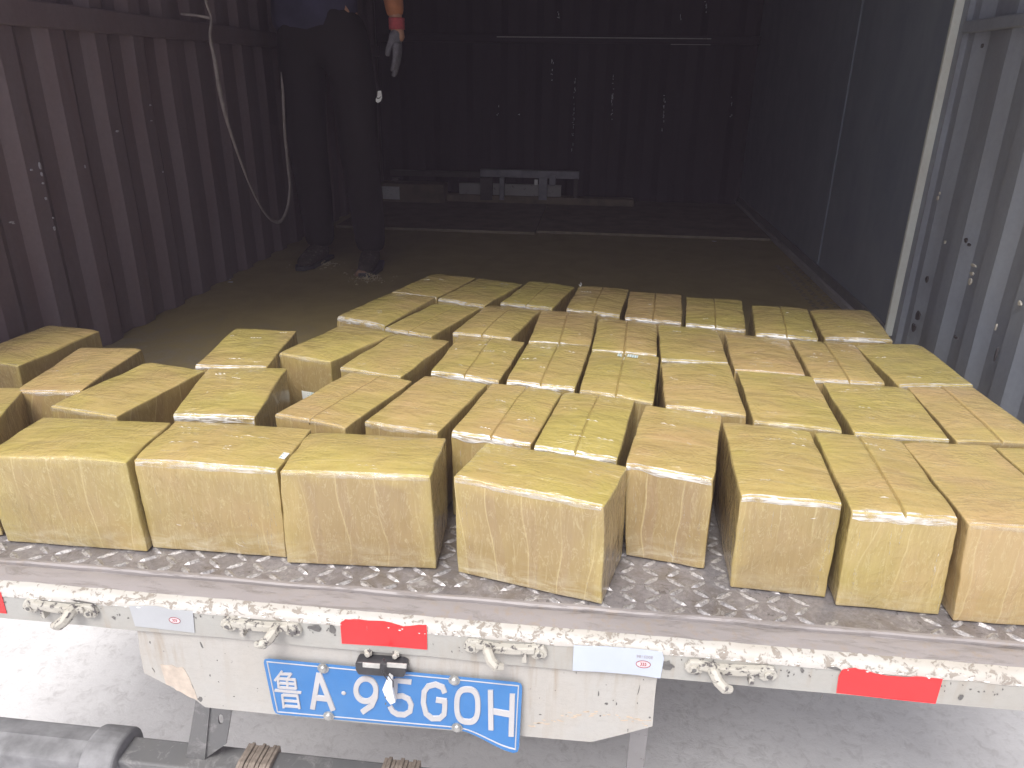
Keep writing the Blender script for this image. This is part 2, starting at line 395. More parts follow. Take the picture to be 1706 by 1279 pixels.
# tread bars (teardrop lozenges, alternating)
mb = MB(); pitch = .041
def lozenge(cx, cy, ang, L, W, H):
    ca, sa = math.cos(ang), math.sin(ang)
    pts = [(-L,0,0),(-L*.45,-W,0),(L*.55,-W*.85,0),(L,0,0),(L*.55,W*.85,0),(-L*.45,W,0),(-L*.5,0,H),(L*.55,0,H)]
    v = [(cx+x*ca-y*sa, cy+x*sa+y*ca, z) for x, y, z in pts]
    mb.add(v, [(0,1,6),(1,2,7,6),(2,3,7),(3,4,7),(4,5,6,7),(5,0,6)])
j = 0; y = .012
while y < 4.3:
    x = XL + .02
    i = 0
    while x < XR:
        if y < .42 or (x > .86 and y < 2.6) or (y < .9 and x > -1.2):
            a = math.radians(38 if (i+j) % 2 else -38)
            if noise.noise(Vector((x*3, y*3, 0))) > -.42:
                lozenge(x+random.uniform(-.001,.001), y, a+random.uniform(-.05,.05), .0185*random.uniform(.85,1.05), .0062, .0032*random.uniform(.5,1))
        x += pitch; i += 1
    y += pitch*.62; j += 1
tr = part(mb.build('tread_bars', M_TREAD, deck, smooth=False)); truck_children.remove(tr)

# rear sill: profile swept along X with dents
def sweep(name, prof, m, x0, x1, step=.012, amp=.0012, parent=None, nf=9):
    n = int((x1-x0)/step); v = []; f = []; k = len(prof)
    for i in range(n+1):
        x = x0+(x1-x0)*i/n
        for q, (yy, zz) in enumerate(prof):
            d = noise.noise(Vector((x*nf, q*.25, 3)))*amp + noise.noise(Vector((x*55, q*1.7, 9)))*amp*.35
            v.append((x, yy+d*.6, zz+d))
    for i in range(n):
        for q in range(k-1):
            a = i*k+q; f.append((a, a+1, a+k+1, a+k))
    return mesh_obj(name, v, f, m, parent, smooth=True, auto=35)
sy = -.085*S    # rear face plane
sill = part(sweep('rear_sill', [(.004,-.05),(.004,.0005),(.001,.0042),(-.005,.0045),(-.008,.002),(-.0085,-.0035),(-.011,-.004),(-.013,0.0),(-.018,.0012),(-.030,-.001),(-.046,-.003),(-.0505,-.0045),(-.0505,-.03)], M_SILL, XL-.06, XR+.06, amp=.0014))
o = sweep('chipped_edge', [(-.0500,-.0035),(-.056,-.0046),(-.062,-.0068),(-.0670,-.0105),(-.0700,-.0155),(-.0706,-.0215),(-.0690,-.0225)], M_EDGE, XL-.06, XR+.06, .008, .0011, sill, 22)
zf = -.0885*S
o = sweep('sill_face', [(-.0690,-.018),(sy+.0005,-.0225),(sy,-.03),(sy,-.06),(sy,zf+.003),(sy+.003,zf),(.02,zf),(.02,-.05)], M_FACE, XL-.06, XR+.06, .02, .0012, sill, 6)
FY = (1.24-.0885)   # survey y just in front of the face
def F(u, v, d=0.0):
    """point on the sill face plane, d metres proud of it"""
    p = at(u, v, 'y', 1.24-.085); p.y -= d; return p

def sheet(name, poly_px, m, parent, proud, thick=.001, y=None, jitter=0, inner=True):
    """thin solid from an outline on the rear plane"""
    pts = []
    for i, (u, v) in enumerate(poly_px):
        p = F(u, v); p.y = sy-proud-thick; pts.append(p)
    mb = MB(); mb.prism(pts, (0, thick, 0)); return mb.build(name, m, parent, tri=True)
def jag(pts, n=6, a=1.2, seed=1):
    r = random.Random(seed); out = []
    for i in range(len(pts)-1):
        for k in range(n):
            s = k/n; out.append((pts[i][0]*(1-s)+pts[i+1][0]*s+r.uniform(-a,a)*.5, pts[i][1]*(1-s)+pts[i+1][1]*s+r.uniform(-a,a)))
    out.append(pts[-1]); return out

# number plate panel (bent sheet below the sill)
panel_px = [(226,1030),(233,1085),(240,1121),(283,1143),(325,1165),(342,1178),(380,1182),(620,1206),(880,1227),(985,1236),(1035,1224),(1087,1210),(1091,1160),(1097,1105),(1097,1095)]
mb = MB(); pts = []
for u, v in panel_px:
    p = at(u, v, 'y', 1.24-.078); pts.append(p)
mb.prism(pts, (0, .003, 0)); panel = part(mb.build('plate_panel', M_PANEL, tri=True))
sypan = -.078*S
# weld seam beads and peeled patches
mb = MB()
for (u0,v0,u1,v1) in [(345,1058,420,1066),(488,1066,545,1072),(700,1085,775,1094),(905,1108,958,1113)]:
    n = 14
    for i in range(n):
        s = i/n; q = F(u0+(u1-u0)*s, v0+(v1-v0)*s); q.y = sypan-.001
        r = .0022*random.uniform(.6,1.3); mb.tube([q+Vector((-.003,0,0)), q, q+Vector((.004,0,random.uniform(-.001,.001)))], [r*.4, r, r*.5], 6)
mb.build('weld_bead', M_LATCH, panel, smooth=True)
mb = MB()
def patch_poly(mb, pts, y, th=.0006):
    mb.prism([Vector((p.x, y-th, p.z)) for p in pts], (0, th, 0))
def on_panel(u, v): return at(u, v, 'y', 1.24-.078)
pp = jag([(268,1106),(305,1112),(318,1135),(330,1168),(300,1150),(276,1140),(268,1106)], 4, 2.2, 3)
patch_poly(mb, [on_panel(*p) for p in pp[:-1]], sypan); mb.build('peeled_patch', M_WELD, panel, tri=True)
mb = MB(); rr = random.Random(5)
def chip(mb, c, rx, rz, y, ang=0, th=.0005, n=9, rr=rr):
    P = []
    for k in range(n):
        a = 2*math.pi*k/n; q = rr.uniform(.55, 1.1)
        x, z = math.cos(a)*rx*q, math.sin(a)*rz*q
        P.append(Vector((c.x+x*math.cos(ang)-z*math.sin(ang), y-th, c.z+x*math.sin(ang)+z*math.cos(ang))))
    mb.prism(P, (0, th, 0))
for (u, v, a, b, an) in [(336,1075,.0015,.008,.2),(318,1140,.002,.012,.5),(334,1165,.006,.007,.3),(256,1116,.001,.006,.3),(275,1122,.001,.009,.2),(505,1150,.006,.0014,0),(480,1146,.003,.001,0),
        (997,1155,.0015,.007,.05),(1010,1172,.003,.003,0),(1027,1172,.0012,.004,0),(1000,1192,.002,.002,0),(900,1190,.003,.001,0),(1046,1216,.001,.004,0),(960,1120,.0008,.003,0),(1064,1150,.0008,.014,-.12),(1082,1195,.002,.002,0),(250,1070,.001,.003,0),(390,1160,.002,.001,0),
        (925,1150,.001,.001,0),(1072,1132,.001,.001,0),(350,1125,.001,.003,0),(362,1100,.001,.002,0)]:
    chip(mb, on_panel(u, v), a, b, sypan, an)
for k in range(60):
    u = rr.uniform(245, 1085); v = 1060+(u-245)*.085+rr.uniform(0, 110)
    if 430 < u < 880: continue
    if (u < 330 and v > 1115+(u-240)*.55) : continue
    if v > 1205: continue
    chip(mb, on_panel(u, v), rr.uniform(.0003,.0012), rr.uniform(.0003,.0018), sypan, rr.uniform(-.5,.5), n=6)
mb.build('paint_chip', M_CHIP, panel, tri=True)
mb = MB()
for k in range(46):
    s = k/45; u = 885+s*195; v = 1212-math.sin(s*3.0)*24 + rr.uniform(-5,5) if s < .99 else 1200
    if rr.random() < .75: chip(mb, on_panel(u, v), rr.uniform(.002,.008), rr.uniform(.0008,.0022), sypan, rr.uniform(-.3,.3), .0003)
mb.build('rust_stain', simple('thin rust wash', (.56,.46,.36), .8, 0, .12, 60), panel, tri=True)

# chips on the sill face
mb = MB()
for k in range(130):
    u = rr.uniform(-40, 1750); v = 980+u*.0865+ abs(rr.gauss(0, 14))
    top = 979+u*.0865
    p = F(u, max(v, top)); 
    if p.z < zf+.004 or p.z > -.026: p.z = rr.uniform(-.045, -.026)
    chip(mb, p, rr.uniform(.0004,.0022), rr.uniform(.0004,.003), sy-.0008, rr.uniform(-.6,.6), n=7)
for (u, v, a, b, an) in [(525,1045,.014,.008,0),(555,1048,.006,.012,0),(612,1046,.001,.006,0),(388+800,1100,.001,.004,0),(1112,1108,.010,.012,.2),(1336,1116,.003,.006,.3),(1390,1112,.012,.004,-.1),(1600,1160,.004,.006,0),(190,1028,.003,.004,.6),(140,1002,.028,.0022,-.12),(1368,1160,.0008,.007,-.2)]:
    chip(mb, F(u, v), a, b, sy-.0012, an, n=11)
mb.build('paint_chip', M_CHIP, sill, tri=True)
mb = MB()   # flaked white lumps along the edge
for k in range(330):
    x = rr.uniform(XL, XR); z = rr.uniform(-.021,-.007)
    yy = -.0702 if z < -.0155 else -.0702+( -.0155-z)*-.0 + (z+.0155)*.75
    r = rr.uniform(.0008,.0028)
    c = Vector((x, yy-.0001, z)); 
    mb.tube([c+Vector((-r*1.6,0,rr.uniform(-.001,.001))), c+Vector((0,-.0006,0)), c+Vector((r*1.6,0,0))], [r*.25, r*.55, r*.2], 5)
mb.build('paint_flake', simple('white paint flake', (.86,.85,.82), .5, 0, .1, 60), sill)

# latch brackets
def latch(u0, u1, vmid, flip):
    """bar between two lugs with a hanging hook; flip = hook near the left"""
    a = F(u0, vmid-(u1-u0)*.045); b = F(u1, vmid+(u1-u0)*.045); L = b.x-a.x; cx = (a.x+b.x)/2; cz = (a.z+b.z)/2
    sgn = -1 if flip else 1
    def P(x, z, y=0): return Vector((cx+sgn*x, sy-y, cz+z))
    h = L/2; mb = MB()
    for side in (-1, 1):
        out = [P(side*h*.98,.003), P(side*h*.9,.012), P(side*h*.62,.013), P(side*h*.60,-.008), P(side*h*.72,-.014), P(side*h*.92,-.011), P(side*h,-.004)]
        mb.prism(out, (0,-.009,0))
    # rib between the lugs
    up = [P(-h*.7,.012),P(-h*.2,.009),P(h*.25,.008),P(h*.7,.012)]; lo = [P(h*.7,.0),P(h*.2,-.006),P(-h*.2,-.005),P(-h*.7,.0)]
    mb.prism(up+lo, (0,-.013,0))
    body = mb.build('latch_bracket', M_LATCH, bevel=.0022, segs=2, tri=False); part(body)
    # bolts in the lugs
    for side in (-1, 1):
        m2 = MB(); c = P(side*h*.80, -.001)
        m2.tube([c+Vector((0,-.0085,0)), c+Vector((0,-.0125,0))], .0075, 6); m2.build('bolt', M_LATCH, body, bevel=.0008)
        m2 = MB(); m2.tube([c+Vector((0,-.0126,0)), c+Vector((0,-.0131,0))], .0040, 6); m2.build('bolt_socket', M_CHIP, body)
    # hook: curved tongue coming forward and down
    m2 = MB(); m2.tube([P(h*.42,.006,.006),P(h*.40,.003,.016),P(h*.30,-.007,.026),P(h*.16,-.014,.031),P(h*.02,-.017,.028)], [.0095,.0105,.0108,.0105,.0080], 8, flat=.8)
    m2.build('hook', M_LATCH, body, bevel=.0008)
    m2 = MB(); m2.prism([P(-h*.50,.003),P(-h*.42,.003),P(-h*.40,-.020),P(-h*.52,-.019)], (0,-.012,0)); m2.build('stop_tab', M_LATCH, body, bevel=.001)
latch(42,166,1010,False); latch(370,505,1040,False); latch(773,913,1077,True); latch(1140,1294,1112,True)

# red reflective strips
for px in [[(-60,978)]+jag([(-60,978),(2,986)],3,1,1)[1:]+[(12,1021),(-60,1014)],
           jag([(567,1037),(575,1031),(600,1031),(640,1034),(672,1042),(711,1040)],3,.8,2)+[(712,1081),(640,1075),(570,1071)],
           jag([(1397,1126),(1403,1114),(1425,1112),(1440,1115),(1470,1124),(1500,1127),(1535,1126),(1570,1130)],3,.8,4)+[(1558,1171),(1480,1163),(1393,1153)]]:
    part(sheet('red_reflector', px, M_RED, None, .0009, .0007))
# foil stickers with the oval certification mark
def ring(mb, c, rx, rz, wd, y, th=.0004, a0=0, a1=2*math.pi, n=40):
    v = []; f = []
    for k in range(n+1):
        a = a0+(a1-a0)*k/n
        for rr_ in (-wd/2, wd/2):
            for yy in (y, y-th):
                v.append((c.x+math.cos(a)*(rx+rr_), yy, c.z+math.sin(a)*(rz+rr_)))
    for k in range(n):
        a = k*4; b = a+4
        f += [(a+1,a+3,b+3,b+1),(a,b,b+2,a+2),(a,a+1,b+1,b),(a+2,b+2,b+3,a+3)]
    mb.add(v, f)
def certification(sticker, u, v, r, yy, text=True):
    c = F(u, v); c.y = yy
    mb = MB(); n = 36; mb.prism([Vector((c.x+math.cos(2*math.pi*k/n)*r, yy-.0003, c.z+math.sin(2*math.pi*k/n)*r*.62)) for k in range(n)], (0,.0003,0))
    mb.build('oval_mark', M_PINK, sticker, tri=True)
    mb = MB(); ring(mb, c, r, r*.62, r*.085, yy-.0004)
    for k in range(3):
        cc = c+Vector(((-.52+k*.30)*r, 0, 0)); ring(mb, cc, r*.30, r*.30, r*.10, yy-.0004, a0=-1.15, a1=1.15, n=14)
    mb.build('mark_lettering', M_CRED, sticker)
    if text:
        cu = D.curves.new('serial_lettering', 'FONT'); cu.body = 'E003186'; cu.size = .0075; cu.extrude = .0002; cu.align_x = 'CENTER'
        cu.materials.append(M_PRINT); o = D.objects.new('serial_lettering', cu); C.objects.link(o)
        bpy.context.view_layer.update()
        me = D.meshes.new_from_object(o.evaluated_get(bpy.context.evaluated_depsgraph_get())); D.objects.remove(o)
        if not me.materials: me.materials.append(M_PRINT)
        o = D.objects.new('serial_lettering', me); C.objects.link(o)
        o.location = (c.x+.001, yy-.0005, c.z+.0175); o.rotation_euler = (math.pi/2, math.pi, 0); o.parent = sticker
s1 = part(sheet('foil_sticker', jag([(216,1008),(262,1009),(290,1015),(322,1017)],3,.6,8)+[(325,1053),(280,1048),(226,1042)], M_FOIL2, None, .0010, .0006))
certification(s1, 292, 1032, .0098, sy-.0016, False)
s2 = part(sheet('foil_sticker', jag([(956,1073),(1010,1075),(1060,1079),(1103,1084)],3,.5,9)+[(1106,1095),(1100,1128),(1060,1122),(1000,1117),(954,1115)], M_FOIL, None, .0022, .0006))
certification(s2, 1071.5, 1104, .0112, sy-.0028, True)

# number plate
def Z2(x, y): return (400+x/3.281, 980+y/3.281)
py = sypan-.006
def platepos(s, t, proud=0):
    TL, TR, BL, BR = (125,380),(1545,515),(190,685),(1528,800)
    x = (TL[0]*(1-s)+TR[0]*s)*(1-t)+(BL[0]*(1-s)+BR[0]*s)*t
    y = (TL[1]*(1-s)+TR[1]*s)*(1-t)+(BL[1]*(1-s)+BR[1]*s)*t
    k = max(0, (s-.74)/.26); k = k*k*(3-2*k)
    y += 70*k*t*t
    return PX(x, y, proud, k*t)
def PX(x, y, proud=0, bend=None):
    u, v = Z2(x, y)
    p = at(u, v, 'y', 1.24+py/S)
    if bend is None:
        t_ = (y-380-.095*(x-125))/300; s_ = (x-125-65*max(0, t_)*(1-(x-125)/1400))/1403
        t_ = max(0, min(1.1, t_)); kx = max(0, min(1, (s_-.74)/.26)); bend = kx*kx*(3-2*kx)*t_
    yy = py-.012*bend-proud
    # slide along the line of sight is not needed: the bend is a few millimetres
    return Vector((p.x, yy, p.z))
v = []; f = []; NS, NT = 44, 14
for lay in (0, 1):
    for j in range(NT+1):
        for i in range(NS+1):
            s, t = i/NS, j/NT
            # rounded corners
            r = .03; rs = r*.9; 
            ds = max(0, rs-min(s, 1-s))/rs; dt = max(0, .10-min(t, 1-t))/.10
            q = math.hypot(ds, dt)
            if q > 1: s = s+(q-1)*rs*.5*(1 if s < .5 else -1); t = t+(q-1)*.10*.5*(1 if t < .5 else -1)
            v.append(platepos(s, t, .0012 if lay == 0 else 0))
n = (NS+1)*(NT+1)
for j in range(NT):
    for i in range(NS):
        a = j*(NS+1)+i; f.append((a, a+1, a+NS+2, a+NS+1)); f.append((n+a, n+a+NS+1, n+a+NS+2, n+a+1))
bd = [i for i in range(NS)]+[NS+j*(NS+1) for j in range(NT)]+[n-1-i for i in range(NS)]+[(NT-j)*(NS+1) for j in range(NT)]
for i in range(len(bd)):
    a, b = bd[i], bd[(i+1) % len(bd)]; f.append((a, n+a, n+b, b))
plate = part(mesh_obj('number_plate', v, f, M_PLATE, None, True, 40))
def stroke(mb, pts, wd, closed=False, proud=.0013, th=.0014, taper=None):
    """flat embossed bar through points given on the plate"""
    P = [Vector(p) for p in pts]; n = len(P); L = []
    for i in range(n):
        a = P[(i-1) % n] if (closed or i) else P[i]; b = P[(i+1) % n] if (closed or i < n-1) else P[i]
        t = (b-a); t = t.normalized() if t.length > 1e-9 else Vector((1,0)); nn = Vector((-t.y, t.x))
        m_ = 1
        if (closed or 0 < i < n-1):
            t0 = (P[i]-a).normalized(); m_ = 1/max(.75, abs(Vector((-t0.y, t0.x)).dot(nn)))
        L.append((P[i]+nn*wd/2*m_, P[i]-nn*wd/2*m_, P[i]+nn*wd*.43*m_, P[i]-nn*wd*.43*m_))
    v = []; f = []
    stroke.k = getattr(stroke, 'k', 0)+1; th += (stroke.k % 7)*.00012
    for l in L:
        v += [PX(*l[0], proud-.0006), PX(*l[2], proud+th), PX(*l[3], proud+th), PX(*l[1], proud-.0006)]
    m_ = n if closed else n-1
    for i in range(m_):
        a = i*4; b = ((i+1) % n)*4
        f += [(a,a+1,b+1,b),(a+1,a+2,b+2,b+1),(a+2,a+3,b+3,b+2)]
    if not closed: f += [(0,3,2,1),(n*4-4,n*4-3,n*4-2,n*4-1)]
    mb.add(v, f)
def arc(cx, cy, rx, ry, a0, a1, n=22, sq=2.0):
    out = []
    for k in range(n+1):
        a = math.radians(a0+(a1-a0)*k/n); c, s = math.cos(a), math.sin(a)
        e = 2/sq
        out.append((cx+rx*math.copysign(abs(c)**e, c), cy+ry*math.copysign(abs(s)**e, s)))
    return out
def character(name, strokes, wd):
    mb = MB()
    for st in strokes:
        cl = st[0] == 'c'; pts = st[1] if cl else st
        wd_ = wd*1.12
        stroke(mb, pts[:-1] if cl and pts[0] == pts[-1] else pts, wd_, cl)
    o = mb.build(name, M_PCHAR, plate); return o
lu = [[(232,447),(216,470),(192,500)],[(226,463),(282,464)],[(283,460),(264,486)],
      [(207,487),(305,495)],[(209,486),(215,538)],[(303,494),(309,545)],[(258,490),(262,541)],[(212,512),(306,519)],[(214,536),(309,543)],
      [(192,552),(337,565)],[(233,574),(242,648)],[(236,577),(318,582)],[(316,580),(328,652)],[(240,608),(321,614)],[(242,637),(325,643)]]
character('plate_character', lu, 12)
character('plate_character', [[(398,655),(432,458)],[(432,458),(511,662)],[(413,592),(486,600)]], 27)
mb = MB(); c = PX(568, 568, .002)
mb.tube([c+Vector((0,.0008,0)), c+Vector((0,-.0008,0)), c+Vector((0,-.0014,0))], [.0042,.0038,.0022], 16); mb.build('plate_dot', M_PCHAR, plate, smooth=True)
character('plate_character', [('c', arc(690,550,55,62,0,345,26)), [(744,556),(742,590),(722,634),(668,672)]], 27)
character('plate_character', [[(938,508),(850,498)],[(851,490),(846,592)],[(846,586),(888,583),(922,600),(937,632),(930,668),(900,686),(862,684),(836,668),(820,640)]], 26)
character('plate_character', [[(1120,566),(1108,536),(1070,520),(1030,530),(1008,560),(1003,620),(1018,680),(1050,706),(1092,706),(1116,684),(1120,650),(1120,606)],[(1130,612),(1072,604)]], 27)
character('plate_character', [('c', arc(1244,634,58,88,0,350,36,2.7))], 28)
character('plate_character', [[(1370,548),(1375,752)],[(1490,566),(1486,778)],[(1374,656),(1488,670)]], 28)
mb = MB(); bp = []
for k in range(40): bp.append((k/40, 0))
for k in range(12): bp.append((1, k/12))
for k in range(40): bp.append((1-k/40, 1))
for k in range(12): bp.append((0, 1-k/12))
v = []; f = []; nb = len(bp)
for (s, t) in bp:
    for ins, pr in ((.012, .0008), (.0135, .0022), (.0165, .0022), (.018, .0008)):
        ss = .5+(s-.5)*(1-ins*1.0*2); tt = .5+(t-.5)*(1-ins*3.4*2)
        rs, rt = .03, .10
        ds = max(0, rs-min(ss, 1-ss))/rs; dt = max(0, rt-min(tt, 1-tt))/rt; q = math.hypot(ds, dt)
        if q > .9: ss += (q-.9)*rs*.4*(1 if ss < .5 else -1); tt += (q-.9)*rt*.4*(1 if tt < .5 else -1)
        v.append(platepos(ss, tt, pr))
for i in range(nb):
    a = i*4; b = ((i+1) % nb)*4; f += [(a,a+1,b+1,b),(a+1,a+2,b+2,b+1),(a+2,a+3,b+3,b+2)]
mb.add(v, f); mb.build('plate_border', M_PCHAR, plate)
for (x, y) in [(457,432),(1172,497),(487,692),(1188,755)]:
    c = PX(x, y, .001); mb = MB()
    mb.tube([c, c+Vector((0,-.0025,0))], .0098, 18)
    mb.tube([c+Vector((0,-.0025,0)), c+Vector((0,-.0055,0)), c+Vector((0,-.0075,0)), c+Vector((0,-.0083,0))], [.0078,.0070,.0045,.0012], 18)
    mb.build('bolt', M_BOLT, plate, smooth=True, auto=50)
# plate lamp above the plate
hp = lambda x, y, d: at(580+x/10.66, 1060+y/10.66, 'y', 1.24+(sypan-d)/S)
mb = MB(); out = [hp(190,330,.0),hp(215,290,0),hp(1000,345,0),hp(1080,380,0),hp(1085,470,0),hp(1040,570,0),hp(240,520,0),hp(195,430,0)]
mb.prism(out, (0,-.022,0)); lamp = part(mb.build('plate_lamp', M_BLACK, bevel=.003, segs=3))
for a, b in ((260, 570), (690, 1045)):
    mb = MB(); mb.prism([hp(a,455,.0225),hp(b,480,.0225),hp(b-5,562,.0225),hp(a,535,.0225)], (0,-.002,0)); mb.build('lamp_lens', M_LENS, lamp, bevel=.0008)
for x, y in ((380,235),(860,265)):
    c = hp(x, y, 0); mb = MB(); mb.tube([c, c+Vector((0,-.009,0))], .0075, 6); mb.tube([c+Vector((0,-.009,0)), c+Vector((0,-.014,0))], .0045, 10)
    mb.build('bolt', M_LATCH, lamp, bevel=.0006)
mb = MB(); wire = [hp(640,390,.022),hp(610,430,.03),(hp(590,520,.033)),hp(600,620,.032),hp(640,700,.030),hp(720,780,.028),hp(770,870,.026),hp(790,950,.024)]
mb.tube(wire, .0011, 7)
mb.tube([hp(640,390,.022),hp(640,440,.032),hp(615,540,.036),hp(640,640,.033),hp(720,700,.030),hp(800,800,.028),hp(800,900,.027)], .0009, 7)
mb.build('lamp_wire', M_BLACK, lamp, smooth=True)
mb = MB(); mb.prism([hp(735,640,.022),hp(805,690,.022),hp(800,800,.022),hp(810,930,.022),hp(860,1120,.022),hp(770,1165,.022),hp(690,1060,.022),hp(625,900,.022),hp(680,770,.022)], (0,-.007,0))
con = mb.build('wire_connector', M_WHITE, lamp, bevel=.0012)
mb = MB()
for x, y, a, b in ((745,960,.0016,.003),(780,1010,.001,.0012),(745,850,.001,.003),(800,1080,.0006,.0016)):
    c = hp(x, y, 0); chip(mb, c, a, b, sypan-.0292, -.4, .0006)
mb.build('connector_slot', M_CHIP, lamp, tri=True)

# underrun guard bar below
ub = 1.25
def G(u, v, y=ub): return at(u, v, 'y', y)
a0 = G(170, 1224, ub+.08); b0 = G(690, 1268, ub+.08)
zt = (a0.z+b0.z)/2; yb = (ub-1.24)*S
mb = MB(); mb.box((a0.x-.4, yb, zt-.062), (1.0, yb+.065, zt)); bar = part(mb.build('underrun_bar', M_DARK, bevel=.006, segs=3))
x1 = G(128, 1222).x; x2 = G(185, 1228).x
mb = MB()
sec = lambda x, g_: [Vector((x, yb-.012-g_, zt-.09)), Vector((x, yb-.012-g_, zt+.0+g_)), Vector((x, yb+.03, zt+.012+g_)), Vector((x, yb+.08, zt+.0+g_)), Vector((x, yb+.08, zt-.09))]
mb.prism(sec(-1.62, .0), (x1+1.62, 0, 0)); mb.build('end_cap', M_RUBBER, bar, bevel=.008, segs=3)
mb = MB(); prof = []
for k in range(13):
    a = math.pi*(k/12); prof.append(Vector((x1, yb+.032-math.cos(a)*.060, zt-.02+math.sin(a)*.048)))
prof += [Vector((x1, yb+.092, zt-.1)), Vector((x1, yb-.028, zt-.1))]
mb.prism(prof, (x2-x1, 0, 0)); mb.build('end_clamp', M_RUBBER, bar, bevel=.008, segs=3)
for (u0, u1, v) in ((383, 438, 1250), (622, 686, 1265)):
    xa, xb = G(u0, v).x, G(u1, v).x; mb = MB(); n = 9
    for k in range(n):
        xx = xa+(xb-xa)*k/n; wv = (xb-xa)/n; r = .006+.002*math.sin(k*1.9)
        P = [Vector((xx, yb-r, zt-.07)), Vector((xx, yb-r, zt+r)), Vector((xx, yb+.02, zt+r+.006)), Vector((xx, yb+.065+r, zt+r)), Vector((xx, yb+.065+r, zt-.07))]
        mb.prism(P, (wv*.93, 0, 0))
    mb.build('wound_strap', M_STRAP, bar, bevel=.0015)
# bracket: bent plate with an oval hole
mb = MB(); bx = G(333,1180,1.28).x; bw = .070; by = yb+.03; zt2 = sypan*0 + on_panel(340,1172).z+.02
def quad_strip(mb, P, th):  # thick sheet from outline
    mb.prism(P, th)
g_ = lambda u, v, dy=0: G(u, v, 1.28)+Vector((0, dy, 0))
mb.prism([g_(327,1160), g_(351,1160), g_(341,1268), g_(309,1268)], (0,.004,0))
nn = 20; outer = [g_(351,1160,.004), g_(388,1164,.004), g_(375,1242,.004), g_(341,1266,.004)]
hc = g_(366,1201,.004); hole = []
def onouter(a):
    # intersection of ray from hc with outer polygon (in xz)
    d = Vector((math.cos(a), math.sin(a))); best = None
    for i in range(4):
        p, q = outer[i], outer[(i+1) % 4]; e = Vector((q.x-p.x, q.z-p.z)); w_ = Vector((p.x-hc.x, p.z-hc.z))
        den = d.x*e.y-d.y*e.x
        if abs(den) < 1e-9: continue
        t = (w_.x*e.y-w_.y*e.x)/den; s = (w_.x*d.y-w_.y*d.x)/den
        if t > 0 and -1e-6 <= s <= 1+1e-6 and (best is None or t < best): best = t
    return Vector((hc.x+d.x*best, hc.y, hc.z+d.y*best))
angs = sorted([2*math.pi*k/nn for k in range(nn)]+[math.atan2(p.z-hc.z, p.x-hc.x) % (2*math.pi) for p in outer])
v = []; f = []; na = len(angs)
for a in angs:
    h_ = hc+Vector((math.cos(a)*.0055+math.sin(a)*.0025, 0, math.sin(a)*.0135)); o_ = onouter(a)
    v += [h_, o_, h_+Vector((0,.004,0)), o_+Vector((0,.004,0))]
for k in range(na):
    a = k*4; b = ((k+1) % na)*4; f += [(a,a+1,b+1,b),(a+2,b+2,b+3,a+3),(a,b,b+2,a+2),(a+1,a+3,b+3,b+1)]
mb.add(v, f); part(mb.build('bar_bracket', M_DARK))
# hanger on the right
p0 = at(1050, 1215, 'y', 1.34); p1 = at(1080, 1215, 'y', 1.34)
mb = MB(); mb.box((p0.x, p0.y, zt-.06), (p1.x, p0.y+.006, -.07)); mb.box((p1.x-.004, p0.y+.006, zt-.06), (p1.x, p0.y+.04, -.07)); part(mb.build('hanger_strap', M_BAND, bevel=.001))
# chassis
for x in (-.62, .18):
    mb = MB(); mb.box((x-.03, .25, -.24), (x+.03, 5.6, -.0555)); part(mb.build('chassis_rail', M_DARK, bevel=.004))
mb = MB()
for yy in (.5, 1.2, 1.9, 2.6, 3.3, 4.0): mb.box((XL, yy, -.115), (XR, yy+.05, -.056))
part(mb.build('floor_bearer', M_DARK))
for x in (-1.25, .80):
    mb = MB()
    for dx in (0, .22) if False else (0,):
        prof = [(.0,.36),(.02,.39),(.05,.40),(.15,.40),(.18,.39),(.20,.36),(.20,.24)]
        v = []; f = []; n = 40
        prof = [(.03,.10),(.0,.24)]+prof+[(.17,.10)]
        for k in range(n):
            a = 2*math.pi*k/n
            for (px_, r) in prof: v.append((x-.1+px_, 2.2+math.cos(a)*r, -.943+.40+math.sin(a)*r))
        q = len(prof)
        for k in range(n):
            for i in range(q): f.append((k*q+i, k*q+(i+1) % q, ((k+1) % n)*q+(i+1) % q, ((k+1) % n)*q+i))
        mb.add(v, f)
    part(mb.build('wheel', M_BLACK, smooth=True, auto=40))
mb = MB(); mb.tube([(-1.25,2.2,-.543),(.8,2.2,-.543)], .06, 14); part(mb.build('rear_axle', M_DARK, smooth=True))
mb = MB(); mb.box((-1.35,4.75,-.45),(.90,6.3,1.35)); mb.box((-1.35,4.75,1.35),(.90,5.9,1.75)); part(mb.build('cab', M_FACE, bevel=.06, segs=4))
for x in (-1.2, .75):
    mb = MB(); mb.tube([(x-.1,5.6,-.543),(x+.1,5.6,-.543)], .40, 36); part(mb.build('wheel', M_BLACK, bevel=.03, segs=3, smooth=True, auto=40))

